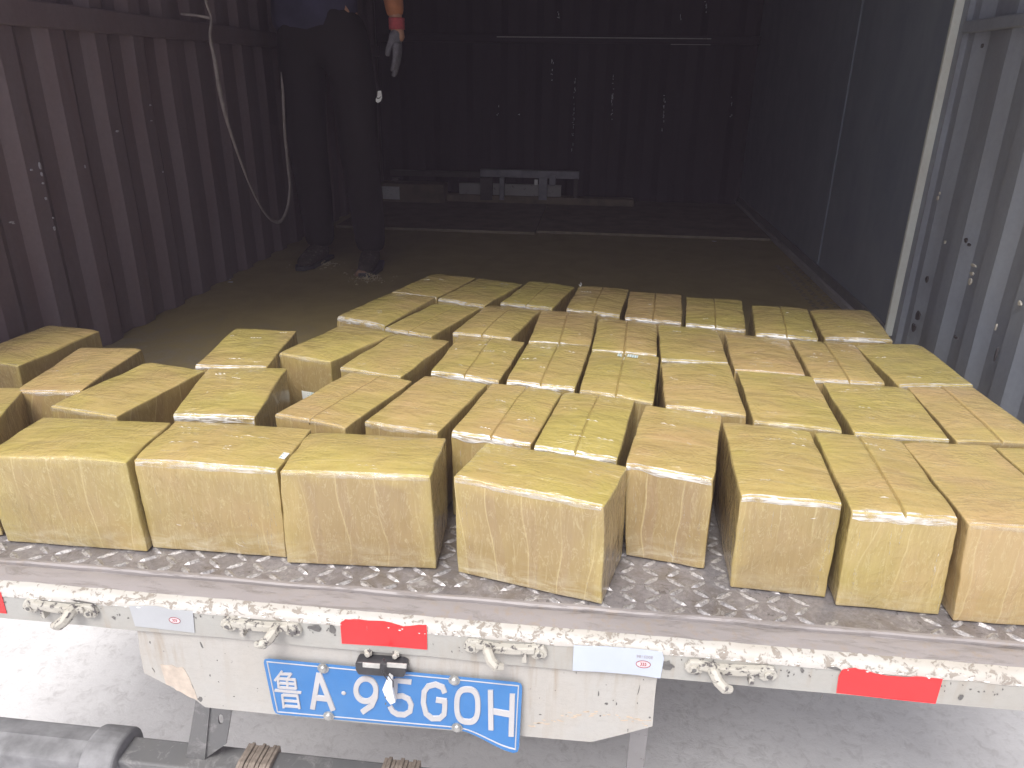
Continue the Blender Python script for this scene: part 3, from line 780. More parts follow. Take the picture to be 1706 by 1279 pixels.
# corrugated walls
def corrugated(name, m, axis, pos, a0_, a1_, z0, z1, phase, period=.201, depth=.022, sign=1, prop=(.30,.20,.30,.20), nz=10, thick=.0):
    pts = []; s = a0_-((a0_-phase) % period)
    while s < a1_+period:
        t = s
        for w_, d in ((prop[0], 0), (prop[1], 1), (prop[2], 1), (prop[3], 0)):
            pts.append((t, d if True else 0)); t += w_*period
        s += period
    # pts hold the start of each segment with depth state: 0 flat in, ramp, out
    prof = []
    s = a0_-((a0_-phase) % period)
    while s < a1_+period:
        prof += [(s, 0), (s+prop[0]*period, 0), (s+(prop[0]+prop[1])*period, 1), (s+(prop[0]+prop[1]+prop[2])*period, 1)]; s += period
    prof = [(min(max(t, a0_), a1_), d) for t, d in prof]
    q = [prof[0]]
    for p in prof[1:]:
        if p[0] > q[-1][0]+1e-5: q.append(p)
    prof = q
    v = []; f = []; k = len(prof)
    for j in range(nz+1):
        z = z0+(z1-z0)*j/nz
        for i, (t, d) in enumerate(prof):
            dn = noise.noise(Vector((t*3, z*3, pos)))*.005
            if axis == 'x': v.append((pos+sign*(d*depth+dn), t, z))
            else: v.append((t, pos+sign*(d*depth+dn), z))
    for j in range(nz):
        for i in range(k-1):
            a = j*k+i; f.append((a, a+1, a+k+1, a+k))
    o = mesh_obj(name, v, f, m, None)
    if True:
        md = o.modifiers.new('thick', 'SOLIDIFY'); md.thickness = .002; md.offset = 0
    return o
zr = 1.165*S
YR = (3.055-1.24)*S
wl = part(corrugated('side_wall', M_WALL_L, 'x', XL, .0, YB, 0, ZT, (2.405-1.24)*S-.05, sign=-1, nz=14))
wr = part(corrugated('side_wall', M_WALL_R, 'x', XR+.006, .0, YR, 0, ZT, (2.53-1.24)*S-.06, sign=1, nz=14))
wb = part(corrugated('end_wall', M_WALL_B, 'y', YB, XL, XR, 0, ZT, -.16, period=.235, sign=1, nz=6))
# liner panels on the right wall
xp = 1.213*S; ys = (4.12-1.24)*S
mb = MB(); mb.box((xp, YR, .0), (xp+.02, ys-.006, ZT)); pr_ = mb.build('liner_panel', M_LINER, wr)
mb = MB(); mb.box((xp-.003, ys+.006, .0), (xp+.02, YB, ZT)); mb.build('liner_panel', M_LINER, wr)
mb = MB(); mb.box((xp+.006, ys-.006, .0), (xp+.02, ys+.006, ZT)); mb.build('panel_joint', M_BLACK, wr)
mb = MB(); mb.box((xp-.010, YR-.016, .03), (xp+.014, YR-.001, ZT)); mb.build('trim_strip', M_TRIM, wr, bevel=.002)
mb = MB(); mb.box((xp+.014, YR-.05, .0), (xp+.06, YR-.001, ZT)); mb.build('edge_post', M_WALL_R, wr)
mb = MB(); mb.box((xp-.028, YR, .001), (xp-.001, YB, .028)); mb.build('kick_rail', M_BAND, wr, bevel=.003)
mb = MB(); mb.box((xp-.012, YR, .0285), (xp-.001, YB, .062)); mb.build('kick_plate', M_DARK, wr)
# lashing rails
mb = MB(); mb.box((XR-.022, .0, zr-.012), (XR+.004, YR-.055, zr+.018)); mb.build('lashing_rail', M_WALL_R, wr, bevel=.004)
mb = MB(); mb.box((XL-.004, .0, zr-.035), (XL+.02, YB, zr+.03)); mb.build('lashing_rail', M_WALL_L, wl, bevel=.004)
mb = MB(); r0, r1 = at(828,62,'y',6.55), at(1184,68,'y',6.55)
mb.box((XL+.02, YB-.05, r0.z-.03), (XR-.02, YB-.002, r0.z+.02)); rb = mb.build('lashing_rail', M_WALL_B, wb, bevel=.006)
mb = MB(); mb.box((r0.x, YB-.056, r0.z-.0), (r1.x, YB-.0505, r0.z+.006)); mb.box((r1.x-.25, YB-.056, r0.z-.034), (r1.x, YB-.0505, r0.z-.030)); mb.build('rail_edge', M_BAND, wb)
# roof, header, posts
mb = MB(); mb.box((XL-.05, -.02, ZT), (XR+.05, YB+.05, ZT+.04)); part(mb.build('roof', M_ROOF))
mb = MB(); mb.box((XL-.06, -.045, ZT-.09), (XR+.06, -.021, ZT+.04)); part(mb.build('door_header', M_FACE, bevel=.006))
for x in (XL-.085, XR+.05):
    mb = MB(); mb.box((x, -.045, -.04), (x+.035, .03, ZT-.0905)); part(mb.build('door_post', M_FACE, bevel=.004))
# outer skins
for x in (XL-.062, XR+.058):
    mb = MB(); mb.box((x, .031, .0), (x+.004, YB+.05, ZT-.001)); part(mb.build('outer_skin', M_FACE))
mb = MB(); mb.box((XL-.058, YB+.041, .0), (XR+.058, YB+.046, ZT-.001)); part(mb.build('outer_skin', M_FACE))
# paint chips on the walls
mb = MB(); rr = random.Random(11)
for (u, v0, v1, n) in [(920,96,140,9),(958,128,262,22),(1022,126,215,16),(1108,158,225,14),(828,176,196,3),(864,188,196,2),(1222,160,215,6),(930,18,36,5),(1178,0,20,6),(1136,20,50,3)]:
    for k in range(n):
        vv = rr.uniform(v0, v1); p = at(u-(vv-v0)*.045+rr.uniform(-1.6,1.6), vv, 'y', 6.53)
        a, b = rr.uniform(.001,.0028), rr.uniform(.003,.016)
        if rr.random() < .25: a, b = .007, .0025
        P = [Vector((p.x+a*math.cos(q)*rr.uniform(.5,1), YB-.010, p.z+b*math.sin(q)*rr.uniform(.5,1))) for q in [2*math.pi*i/7 for i in range(7)]]
        mb.prism(P, (0,.012,0))
mb.build('paint_chip', simple('bright bare chip', (.60,.60,.68), .5, .0, .1), wb, tri=True)
mb = MB()
def wallchip(mb, u, v, X, a, b):
    p = at(u, v, 'x', X); P = [Vector((p.x-(.003 if X > 0 else -.003), p.y+a*math.cos(q)*rr.uniform(.5,1), p.z+b*math.sin(q)*rr.uniform(.5,1))) for q in [2*math.pi*i/7 for i in range(7)]]
    mb.prism(P, (.004 if X > 0 else -.004, 0, 0))
for (u, v, a, b) in [(52,283,.006,.004),(66,276,.004,.010),(69,290,.003,.006),(71,305,.004,.003),(141,277,.002,.007),(76,331,.003,.006),(90,380,.004,.008),(18,370,.010,.003),(250,175,.005,.003),(252,201,.006,.002),(271,286,.002,.003),(195,218,.008,.004),(88,363,.002,.003),(22,372,.004,.002),(383,466,.012,.004)]:
    wallchip(mb, u, v, -1.855, a, b)
mb.build('paint_chip', simple('pale wall chip', (.42,.40,.44), .5, 0, .2), wl, tri=True)
mb = MB()
for (u, v, a, b) in [(1623,442,.018,.006),(1620,456,.012,.006),(1617,469,.014,.010),(1563,330,.006,.008),(1566,322,.004,.006),(1575,403,.004,.008),(1700,505,.010,.008),(1660,545,.003,.010)]:
    wallchip(mb, u, v, 1.243, a, b)
mb.build('paint_chip', simple('pale wall scar', (.50,.47,.42), .6, 0, .2), wr, tri=True)
mb = MB()
for (u, v, a, b) in [(1593,562,.012,.006),(1610,400,.010,.010),(1615,408,.012,.006),(1582,165,.006,.006),(1637,76,.006,.008),(1500,505,.006,.006),(1545,465,.010,.012),(1530,525,.016,.022),(1523,545,.02,.02),(1660,590,.004,.02)]:
    wallchip(mb, u, v, 1.243, a, b)
mb.build('dirt_spot', simple('dark wall dirt', (.06,.055,.06), .7, 0, .2), wr, tri=True)
for o in truck_children: o.parent = truck; o.matrix_parent_inverse = Matrix.Translation(-truck.location)

# ------------------------------------------------------------------ cartons
HU = .228
def onz(u, v): return at(u, v, 'z', HU)
CARTONS = [
# key, top corners FL FR BR BL (photo survey), tint 0 olive..1 tan, seam, film (0-1), film depth mm, dust, bottom front px or None, label
('B0',[(-180,765),(-22,765),(20,648),(-125,640)],.35,0,.2,8,.2,[(-150,888),(8,893)],'carton cut off by the left photo edge, left of the first full front-row carton'),
('A1',[(-31,760),(210,769),(285,704),(70.5,694)],.22,0,.12,6,.5,[(12,903.6),(247.7,920.8)],'leftmost full carton of the front row, olive top, long side facing out'),
('A2',[(220,766),(461,783),(521,714),(292,700.6)],.62,0,.55,9,.7,[(256,914),(478,931)],'front-row carton with a pinkish tan top, second long side facing out'),
('A3',[(464.4,785),(716.8,793.7),(743,729.5),(515,720.5)],.30,0,.3,5,.5,[(477.5,940.7),(728,950)],'front-row carton with plain tan long side, just left of the askew one'),
('A4',[(757,794.4),(1007,843),(1047,775.6),(809.5,737)],.22,0,.5,8,.6,[(762.6,956.8),(1003.4,1010)],'front carton turned askew with its right corner over the sill, long side out'),
('A5',[(1042,772),(1189.6,800),(1202,690.3),(1074.5,673.9)],.58,0,.8,10,.7,[(1044.7,928),(1173,950)],'short-end-out carton between the askew front one and the gap of bare deck'),
('A6',[(1233.9,828),(1404.8,839.4),(1349.8,717),(1202.8,701.5)],.42,0,.7,8,.35,[(1217,980),(1374.6,998)],'front-row carton with its short end out, just right of the bare deck gap'),
('A7',[(1418.9,853.8),(1600,864),(1501.7,733),(1356,717)],.45,1,.75,16,.4,[(1393,1011),(1565,1026.9)],'front-row carton with wide crinkled film along its top edge, second from right'),
('A8',[(1612.6,873.7),(1812,885),(1650,740),(1505,736)],.92,0,.25,6,.3,[(1590,1037),(1790,1052)],'orange-tan topped carton of the front row at the right photo edge'),
('A9',[(1830,895),(1990,900),(1790,750),(1656,738)],.30,0,.2,6,.3,None,'olive carton barely showing at the right photo edge beyond the orange-tan top'),
('B1',[(24,651.8),(130.7,653),(238,580),(134,578.5)],.65,0,.45,7,.4,None,'tan carton behind the first front-row one, middle of the left slanting trio'),
('B2',[(82.6,676.5),(194.4,693.7),(340.6,618),(245,601.5)],.40,0,.3,6,.3,None,'carton whose long dark side shows, right one of the left slanting trio'),
('B3',[(290.7,688.6),(426.6,696),(477.5,614.6),(344,612)],.25,0,1.0,16,.3,None,'carton with broad white glare of film on its edge, behind the pinkish-topped one'),
('B4',[(457.4,689),(576,712.5),(687.8,634.4),(583.5,620)],.50,1,.3,5,.2,None,'carton with open dark seam and torn flap corner, behind the plain tan front one'),
('B5',[(605.3,701.6),(728.9,720.9),(812.5,638.8),(708.9,626.4)],.60,0,.4,8,.2,None,'second-row carton without seam, bulging rounded front, directly left of a seamed one'),
('B6',[(751.8,718.7),(886,739.8),(937.8,650.7),(819.7,638)],.55,1,.95,14,.2,None,'second-row seamed carton, its front partly seen left behind the askew carton'),
('B7',[(888.8,743.4),(1029.4,765),(1057.7,665.3),(939.6,652.6)],.15,1,1.0,13,.2,None,'bright olive seamed carton with white film edge directly behind the askew carton'),
('B8',[(1108,676),(1245,693),(1215,605.6),(1101.4,603.5)],.62,0,.5,8,.2,None,'pinkish second-row carton behind the gap of bare deck'),
('B9',[(1256.6,700.8),(1407.7,721.5),(1351.8,626),(1225.6,616)],.22,0,.35,6,.2,None,'olive second-row carton behind the one right of the deck gap'),
('B10',[(1422,721.5),(1583.6,734),(1513,645),(1370.4,636.6)],.12,0,.5,6,.2,None,'green-olive carton with diagonal glints behind the wide-film front-row carton'),
('B11',[(1590,733),(1750,741),(1621,643),(1515,645)],.68,1,.2,5,.2,None,'tan second-row carton at the right photo edge behind the orange-tan topped one'),
('C0',[(-70,592),(46,613.6),(166.8,552.7),(70.5,540.6)],.55,0,.2,6,.2,None,'rearmost carton on the far left, by the corrugated wall'),
('C3',[(325,608),(446,612),(492.6,551),(392,546.8)],.30,0,.9,8,.2,None,'carton at the back of the left part, beside the empty dark floor'),
('C4',[(463.6,589),(549,601.7),(661.7,556),(569,541.7)],.38,0,.25,5,.1,None,'carton with a small dotted sticker on its plain front end'),
('C5',[(565.4,612.6),(667,627.8),(750.7,567),(656,556)],.40,0,.4,6,.2,None,'third-row carton right of the one with the sticker on its front'),
('C6',[(718,619),(832.4,634.4),(875,568),(763.4,558.8)],.35,1,.95,11,.2,None,'third-row seamed carton, left of the pair with bright film edges'),
('C7',[(842.6,634.4),(957.8,647),(984.3,576),(881.5,568)],.28,1,1.0,10,.2,None,'third-row seamed carton just left of the one with a sticker on top'),
('C8',[(967,650),(1090,672),(1097,593),(984,582)],.30,1,.4,6,.2,None,'carton with a small dotted sticker across the seam of its top'),
('C9',[(1223.5,616),(1343.5,626),(1312.5,564),(1207,556)],.66,0,.4,5,.2,None,'pinkish seamless third-row carton, second right of the one stickered on top'),
('C10',[(1353.9,632.5),(1476,638.7),(1422,572.5),(1318.7,566)],.60,1,.6,7,.2,None,'tan seamed third-row carton, left of the green one by the wall'),
('C11',[(1494.6,642.8),(1621,640.7),(1534,572.5),(1426,574.5)],.14,0,.6,6,.2,None,'green-olive third-row carton standing against the right corrugated wall'),
('D4',[(560,526),(640,545.4),(726.3,494.5),(654.4,487)],.28,0,.7,12,.2,None,'leftmost fourth-row carton with crumpled film corner beside the empty floor'),
('D5',[(639.9,546.5),(716,560),(805,511),(729,504.3)],.30,1,.6,6,.2,None,'fourth-row carton, second from left in its row'),
('D6',[(752.5,554.5),(854,565),(898.6,518),(814,506.5)],.34,1,.6,5,.1,None,'fourth-row carton, third from left, with its dark right side showing'),
('D7',[(879,569.7),(982,578),(996,520),(903,517.4)],.66,1,.9,5,.2,None,'pinkish seamed fourth-row carton, fourth from left in its row'),
('D8',[(986,583),(1096,590),(1094,540),(996,530.8)],.40,1,.85,4,.2,None,'fourth-row carton with open seam directly behind the one stickered on top'),
('D9',[(1101.4,599.4),(1214.4,605.6),(1194.5,548.4),(1096,539)],.22,0,.7,6,.2,None,'rightmost olive fourth-row carton, without seam, behind the pinkish one'),
('E4',[(652,486.5),(727,496.3),(793,463),(725,455)],.50,0,.6,5,.2,None,'rearmost row, first carton on the left'),
('E5',[(729,498),(807,510),(870.6,472.7),(798,462.5)],.22,0,.7,5,.2,None,'rearmost row, second carton from the left, olive and seamless'),
('E6',[(832.4,504.3),(921.5,515),(957.8,476.3),(883,466.5)],.20,1,.7,5,.2,None,'rearmost row, third carton from the left, olive with a seam'),
('E7',[(945.8,515),(1034,528),(1046.8,480),(962.5,474.5)],.45,1,.8,6,.2,None,'rearmost row, fourth carton from the left, with a sprig of loose tape'),
('E8',[(1041,529),(1136.6,539),(1135.8,489.7),(1048.8,485.5)],.78,1,.9,5,.2,None,'pinkish tan carton of the rearmost row, fifth from the left'),
('E9',[(1142.8,539),(1243.4,551),(1236.8,498.8),(1142.8,495)],.30,1,.95,6,.2,None,'rearmost row carton standing alone between two gaps, dark centre seam'),
('E10',[(1257.5,556),(1364,566),(1345.6,513.7),(1253.3,508)],.26,1,.9,6,.2,None,'rearmost row carton, second from the right, with a seam'),
('E11',[(1368.4,564),(1485,566),(1452,515.7),(1351.8,514.5)],.24,0,.8,6,.2,None,'rightmost carton of the rearmost row, olive, near the wall trim'),
]
def axis_list(n_mid, seam, length):
    e = [0, .0009/length, .002/length, .006/length, .014/length]
    mid = [i/n_mid for i in range(1, n_mid)]
    if seam:
        mid = [m_ for m_ in mid if abs(m_-.5) > .008/length] + [.5-.0045/length, .5-.0014/length, .5-.0007/length, .5+.0007/length, .5+.0014/length, .5+.0045/length]
    return sorted(e+[1-x for x in e]+[m_ for m_ in mid if e[-1] < m_ < 1-e[-1]])
class Warp:
    def __init__(s, top, bot): s.t, s.b = top, bot
    def __call__(s, a, b, c):
        def bl(q): return q[0].lerp(q[1], a).lerp(q[3].lerp(q[2], a), b)
        return bl(s.b).lerp(bl(s.t), c)
def make_carton(idx, key, px, tint, seam, film, fw, dust, bot, label):
    top = [onz(*p) for p in px]
    cen = (top[0]+top[1]+top[2]+top[3])/4
    w = ((top[1]-top[0]).length+(top[2]-top[3]).length)/2; l = ((top[3]-top[0]).length+(top[2]-top[1]).length)/2
    ex = (top[1]-top[0]).normalized()+(top[2]-top[3]).normalized(); ey = (top[3]-top[0]).normalized()+(top[2]-top[1]).normalized()
    ang = math.atan2(ex.y, ex.x)*.5+(math.atan2(ey.y, ey.x)-math.pi/2)*.5
    ca, sa = math.cos(ang), math.sin(ang)
    longx = w > l*1.15
    wn, ln = (.316*S, .190*S) if longx else (.192*S, .325*S)
    w = w*.5+wn*.5 if key not in ('C0','B0') else wn; l = l*.4+ln*.6
    R2 = lambda x, y, z: Vector((cen.x+x*ca-y*sa, cen.y+x*sa+y*ca, z))
    H = HU*S
    rect = [R2(-w/2,-l/2,H), R2(w/2,-l/2,H), R2(w/2,l/2,H), R2(-w/2,l/2,H)]
    k = .75 if key[0] in 'ABC' else .6
    if key in ('C0','B0','A9'): k = .2
    top = [t.lerp(r, 1-k) for t, r in zip(top, rect)]
    rb = [R2(-w/2*.985,-l/2*.985,0), R2(w/2*.985,-l/2*.985,0), R2(w/2*.985,l/2*.985,0), R2(-w/2*.985,l/2*.985,0)]
    botc = [Vector((r.x*.5+t.x*.5, r.y*.5+t.y*.5, 0)) for r, t in zip(rb, top)]
    if bot:
        f0, f1 = at(*bot[0], 'z', 0), at(*bot[1], 'z', 0)
        dd = ((f0-Vector((top[0].x,top[0].y,0)))+(f1-Vector((top[1].x,top[1].y,0))))/2
        botc = [f0.lerp(botc[0], .15), f1.lerp(botc[1], .15), Vector((top[2].x,top[2].y,0))+dd*.35, Vector((top[3].x,top[3].y,0))+dd*.35]
    z0 = .0028
    org = Vector((cen.x, cen.y, z0))
    inv = lambda p: Vector(((p.x-cen.x)*ca+(p.y-cen.y)*sa, -(p.x-cen.x)*sa+(p.y-cen.y)*ca, p.z-z0))
    W = Warp([inv(p+Vector((0,0,0))) for p in top], [inv(p+Vector((0,0,z0))) for p in botc])
    sd_ = idx*3.37
    rnd = random.Random(idx*17+3)
    bul = rnd.uniform(.003, .008) * (1.3 if key[0] in 'DE' else 1); skew = rnd.uniform(-.002, .002)
    rad = .0020
    dents = [(ca_, cb_, rnd.uniform(.0, .0050)*rnd.random(), rnd.uniform(.006, .018)) for ca_, cb_ in ((0,0),(1,0),(0,1),(1,1))]
    dents += [(rnd.uniform(.2,.8), 0, rnd.uniform(0, .0022), rnd.uniform(.012, .03)), (0, rnd.uniform(.2,.8), rnd.uniform(0, .002), rnd.uniform(.015,.04)), (1, rnd.uniform(.2,.8), rnd.uniform(0, .002), rnd.uniform(.015,.04))]
    def surf(a, b, c, off=0.0):
        """rounded, slightly bulged carton surface; a,b,c in 0..1"""
        x, y, z = a*w, b*l, c*H
        q = Vector((min(max(x, rad), w-rad), min(max(y, rad), l-rad), min(max(z, rad), H-rad)))
        d = Vector((x, y, z))-q
        onface = 0
        if d.length > 1e-9:
            # cube to sphere so edges are rounded
            m_ = max(abs(d.x), abs(d.y), abs(d.z)); p = q+d.normalized()*(m_+off); nrm = d.normalized()
        else: p = q; nrm = Vector((0,0,1))
        P = W(p.x/w, p.y/l, p.z/H)
        ta = 1-(2*a-1)**2; tb = 1-(2*b-1)**2; tc = 1-(2*c-1)**2
        N = noise.noise
        if c > .985:
            P.z += bul*max(0, ta)**.6*max(0, tb)**.6
            P.z += N(Vector((a*w*14+sd_, b*l*30, 1)))*.0016*(ta*tb)**.25 if ta*tb > 0 else 0
            if seam:
                dx = abs(a-.5)*w
                P.z -= (.0085 if dx < .001 else (.0010 if dx < .002 else 0))
                P.z += .0010*math.exp(-(dx/.016)**2)*(1 if a > .5 else -.2)
        elif c < .015: pass
        fx = max(0, tc)
        s_ = bul*.35+.0012*N(Vector((a*3+sd_, b*3, c*3)))
        if b < .02: P.y -= s_*max(0, ta*tc)**.6 - N(Vector((a*w*26+sd_, 2, c*H*9)))*.0009*(ta*tc > 0)
        if b > .98: P.y += s_*max(0, ta*tc)**.6
        if a < .02: P.x -= s_*max(0, tb*tc)**.6 - N(Vector((4, b*l*26+sd_, c*H*9)))*.0009*(tb*tc > 0)
        if a > .98: P.x += s_*max(0, tb*tc)**.6 - N(Vector((6, b*l*26+sd_, c*H*9)))*.0009*(tb*tc > 0)
        P.z += N(Vector((a*w*7+sd_, b*l*7, 5)))*.0032*max(0, c-.5)*2
        for da_, db_, dep, rad_ in dents:
            q_ = math.exp(-(((a-da_)*w)**2+((b-db_)*l)**2+((1-c)*H*.8)**2)/rad_**2)*dep
            if q_ > 1e-5: P.z -= q_*.8; P.x += (q_*.5 if da_ < .5 else -q_*.5) if da_ in (0, 1) else 0; P.y += (q_*.5 if db_ < .5 else -q_*.5)
        P.x += N(Vector((c*6, b*4, sd_)))*.0020; P.y += N(Vector((a*4, c*6, sd_+9)))*.0020
        return P
    A = axis_list(16, seam, w); Bq = axis_list(18, 0, l); Cq = axis_list(9, 0, H)
    v = []; f = []
    def face(L1, L2, fn):
        o = len(v); n2 = len(L2)
        for p in L1:
            for q in L2: v.append(surf(*fn(p, q)))
        for i in range(len(L1)-1):
            for j in range(n2-1): f.append((o+i*n2+j, o+(i+1)*n2+j, o+(i+1)*n2+j+1, o+i*n2+j+1))
    face(A, Bq, lambda p, q: (p, q, 1)); face(A, Bq, lambda p, q: (p, q, 0))
    face(A, Cq, lambda p, q: (p, 0, q)); face(A, Cq, lambda p, q: (p, 1, q))
    face(Bq, Cq, lambda p, q: (0, p, q)); face(Bq, Cq, lambda p, q: (1, p, q))
    mb = MB(); mb.add(v, f)
    me = D.meshes.new('cardboard_box'); me.from_pydata([tuple(x) for x in mb.v], [], mb.f)
    bm = bmesh.new(); bm.from_mesh(me); bmesh.ops.remove_doubles(bm, verts=bm.verts, dist=2e-4)
    bmesh.ops.recalc_face_normals(bm, faces=bm.faces); bm.to_mesh(me); bm.free()
    o = link('cardboard_box', me, M_CARTON, None, True)
    o.location = org; o.rotation_euler = (0, 0, ang)
    o.color = (tint, rnd.random(), dust, {'A7': .15, 'A8': .2, 'A1': .6, 'A6': .75, 'A2': .55, 'B6': .3, 'A3': 1, 'A4': .95, 'A5': 1}.get(key, .85))
    tag(o, label, 'cardboard box', 'taped cardboard boxes on the truck floor')
    # crinkled tape overlap on the front top edge, whitened as painted sky glare, plus short creases
    mb = MB()
    n = 46; rows = []
    tdep = fw/1000
    prof = [(-1.0, 0), (-.45, 0), (0, 0), (0, .5), (0, 1.0)]
    for i in range(n+1):
        a = .012+.976*i/n; r = []
        wv = .55+.45*noise.noise(Vector((a*5+sd_, 0, 0)))*2
        wv = max(.2, wv); wv2 = max(.25, .6+.5*noise.noise(Vector((a*4+sd_, 4, 0))))
        jit = lambda s_: noise.noise(Vector((a*w*70, s_*9, sd_)))*.0010
        for k_, (bb, cc) in enumerate(((tdep*.55*wv, 0), (tdep*.25*wv, 0), (.0035, 0), (0, .0035), (0, tdep*.5*wv2+.004), (0, tdep*wv2+.005))):
            if k_ < 3: P = surf(a, bb/l, 1); P.z += .0007+jit(k_)*(k_ != 0)*.8 + (.0007 if 0 < k_ else 0)
            else: P = surf(a, 0, 1-cc/H); P.y -= .0008+jit(k_)*(1.0)+(.0008 if k_ < 5 else .0)
            r.append(P)
        rows.append(r)
    v = [p for r in rows for p in r]; k_ = 6
    f = [(i*k_+j, (i+1)*k_+j, (i+1)*k_+j+1, i*k_+j+1) for i in range(n) for j in range(k_-1)]
    mb.add(v, f)
    def rib(P0, P1, up, hw):
        t = (P1-P0); side = t.cross(up).normalized()*hw; m_ = (P0+P1)/2+up*.0012+side*rnd.uniform(-.6,.6)
        mb.add([P0, m_-side, P1, m_+side, m_+up*.0012], [(0,1,4),(1,2,4),(2,3,4),(3,0,4)])
    for q in range(rnd.randint(3, 7) if key[0] in 'ABC' else rnd.randint(1, 4)):
        a = rnd.uniform(.05, .8); b = rnd.uniform(.06, .92); da = rnd.uniform(.05, .22); db = rnd.uniform(-.03, .03)
        prev = None; m_ = rnd.randint(2, 4)
        for s_ in range(m_+1):
            P = surf(min(.97, a+da*s_/m_), min(.97, max(.02, b+db*s_/m_+rnd.uniform(-.006,.006))), 1); P.z += .0005
            if prev is not None and rnd.random() < .85: rib(prev, P, Vector((0,0,1)), rnd.uniform(.0003, .0008))
            prev = P
    if key[0] in 'AB':
        for q in range(rnd.randint(5, 9)):      # long upright film creases on the front, white as painted glints
            a = rnd.choice((rnd.uniform(.02, .14), rnd.uniform(.86, .97), rnd.uniform(.1, .9))); c = rnd.uniform(.25, .9); P0 = surf(a, 0, c); P0.y -= .0004
            for s_ in range(3):
                a = min(.985, max(.015, a+rnd.uniform(-.012, .012))); c = max(.04, c-rnd.uniform(.05, .14)); P1 = surf(a, 0, c); P1.y -= .0004
                rib(P0, P1, Vector((0,-1,0)), rnd.uniform(.0002, .0005)); P0 = P1
        for q in range(rnd.randint(1, 3)):
            a = rnd.uniform(.04, .85); c = rnd.uniform(.1, .85)
            P0 = surf(a, 0, c); P1 = surf(min(.98, a+rnd.uniform(.02, .10)), 0, min(.95, max(.05, c+rnd.uniform(-.12, .06))))
            P0.y -= .0005; P1.y -= .0005; rib(P0, P1, Vector((0,-1,0)), rnd.uniform(.0003, .0007))
    fo = mb.build('tape_glint_film', M_GLINT_FILM, o, smooth=False)
    fo.color = (min(1, film**1.5*1.15), 0, 0, 1)
    if key == 'E7':
        mb = MB(); P = surf(.03, .98, 1); mb.tube([P, P+Vector((.002,0,.008)), P+Vector((-.001,0,.014))], [.0012,.0009,.0003], 5)
        mb.tube([P, P+Vector((-.004,0,.004)), P+Vector((-.007,0,.006))], [.0010,.0007,.0003], 5); mb.build('loose_tape', M_WHITE, o)
    def sticker(a0_, a1_, q0, q1, facing, m):
        mb = MB(); n = 6; v = []
        for i in range(n+1):
            for j in range(2):
                a = a0_+(a1_-a0_)*i/n; q = q0+(q1-q0)*j
                if facing == 'top': P = surf(a, q, 1); P.z += .0022
                else: P = surf(a, 0, q); P.y -= .0016
                v.append(P)
        f = [(2*i, 2*i+2, 2*i+3, 2*i+1) for i in range(n)]
        mb.add(v, f); s_ = mb.build('sticker', m, o); md = s_.modifiers.new('thick', 'SOLIDIFY'); md.thickness = .0006; md.offset = 0
    if key == 'C4': sticker(.42, .74, .42, .54, 'front', M_STICK)
    if key == 'C8': sticker(.40, .70, .86, .93, 'top', M_STICK)
    if key == 'A2': sticker(.955, .995, .22, .36, 'top', M_STICK)
    return o
def sticker_mat():
    m, t, b = mat('dotted sticker'); v = coord(t, 'Object', (1,1,1), (0,0,.0))
    vo = t.nodes.new('ShaderNodeTexVoronoi'); vo.inputs['Scale'].default_value = 170; vo.inputs['Randomness'].default_value = .15
    t.links.new(v, vo.inputs['Vector'])
    lk(t, mix(t, ramp(t, vo.outputs['Distance'], [(.28, 1), (.38, 0)]), (.90,.92,.88), (.16,.38,.42)), b.inputs['Base Color']); b.inputs['Roughness'].default_value = .4
    return m
M_STICK = sticker_mat()
for i, c_ in enumerate(CARTONS): make_carton(i, *c_)

# ------------------------------------------------------------------ things in the back of the box
def V(px, py, y): return at(px, py, 'y', y)
# two thin boards lying on the deck
mb = MB(); a = onz
g0, g1 = at(560, 380, 'z', 0), at(895, 384.5, 'z', 0)
mb.box((g0.x, g0.y, .002), (g1.x-.004, YB-.06, .016)); b1 = mb.build('plywood_board', M_PLY, bevel=.001)
g2 = at(1180, 384, 'z', 0)
mb = MB(); mb.box((g1.x+.004, g0.y+.05, .002), (XR-.06, YB-.06, .016)); b2 = mb.build('plywood_board', M_PLY, bevel=.001)
for b_, lab, x0, x1, y0 in ((b1, 'thin dirty board on the deck at the far end, left one, under the metal rack', g0.x, g1.x-.004, g0.y), (b2, 'thin dirty board on the deck at the far end, right of the other board', g1.x+.004, XR-.06, g0.y+.05)):
    tag(b_, lab, 'board', 'thin boards at the far end')
    mb = MB(); mb.box((x0+.002, y0-.0018, .0028), (x1-.002, y0-.0003, .0165)); mb.build('front_edge', M_PLYEDGE, b_)
# low metal rack against the far wall
yr = 6.25; rack = empty('metal_rack', U(-.45, yr, 0)); tag(rack, 'low steel rack with two grey rails at the far end of the cargo floor', 'rack')
def rb_(x0, z0, x1, z1, d, name, m, y=yr):
    p, q = V(x0, z1, y), V(x1, z0, y); mb = MB(); mb.box((p.x, p.y, min(p.z, q.z)), (q.x, p.y+d, max(p.z, q.z)))
    o = mb.build(name, m, None, bevel=.002); o.parent = rack; o.matrix_parent_inverse = Matrix.Translation(-rack.location); return o
rb_(800, 286, 965, 294, .04, 'top_rail', M_GALV)
rb_(650, 287, 800, 292, .04, 'top_rail', M_DKBAR)
rb_(765, 309, 935, 325, .03, 'lower_rail', M_BAND, yr+.03)
rb_(640, 333, 1056, 352, .10, 'base_beam', M_PLY, yr-.02)
for x0, x1 in ((800, 820), (832, 840), (897, 912)): rb_(x0, 296, x1, 333, .03, 'post', M_DKBAR if x1 < 830 else M_GALV, yr-.03)
rb_(655, 296, 664, 333, .03, 'post', M_DKBAR); rb_(955, 296, 963, 333, .03, 'post', M_DKBAR)
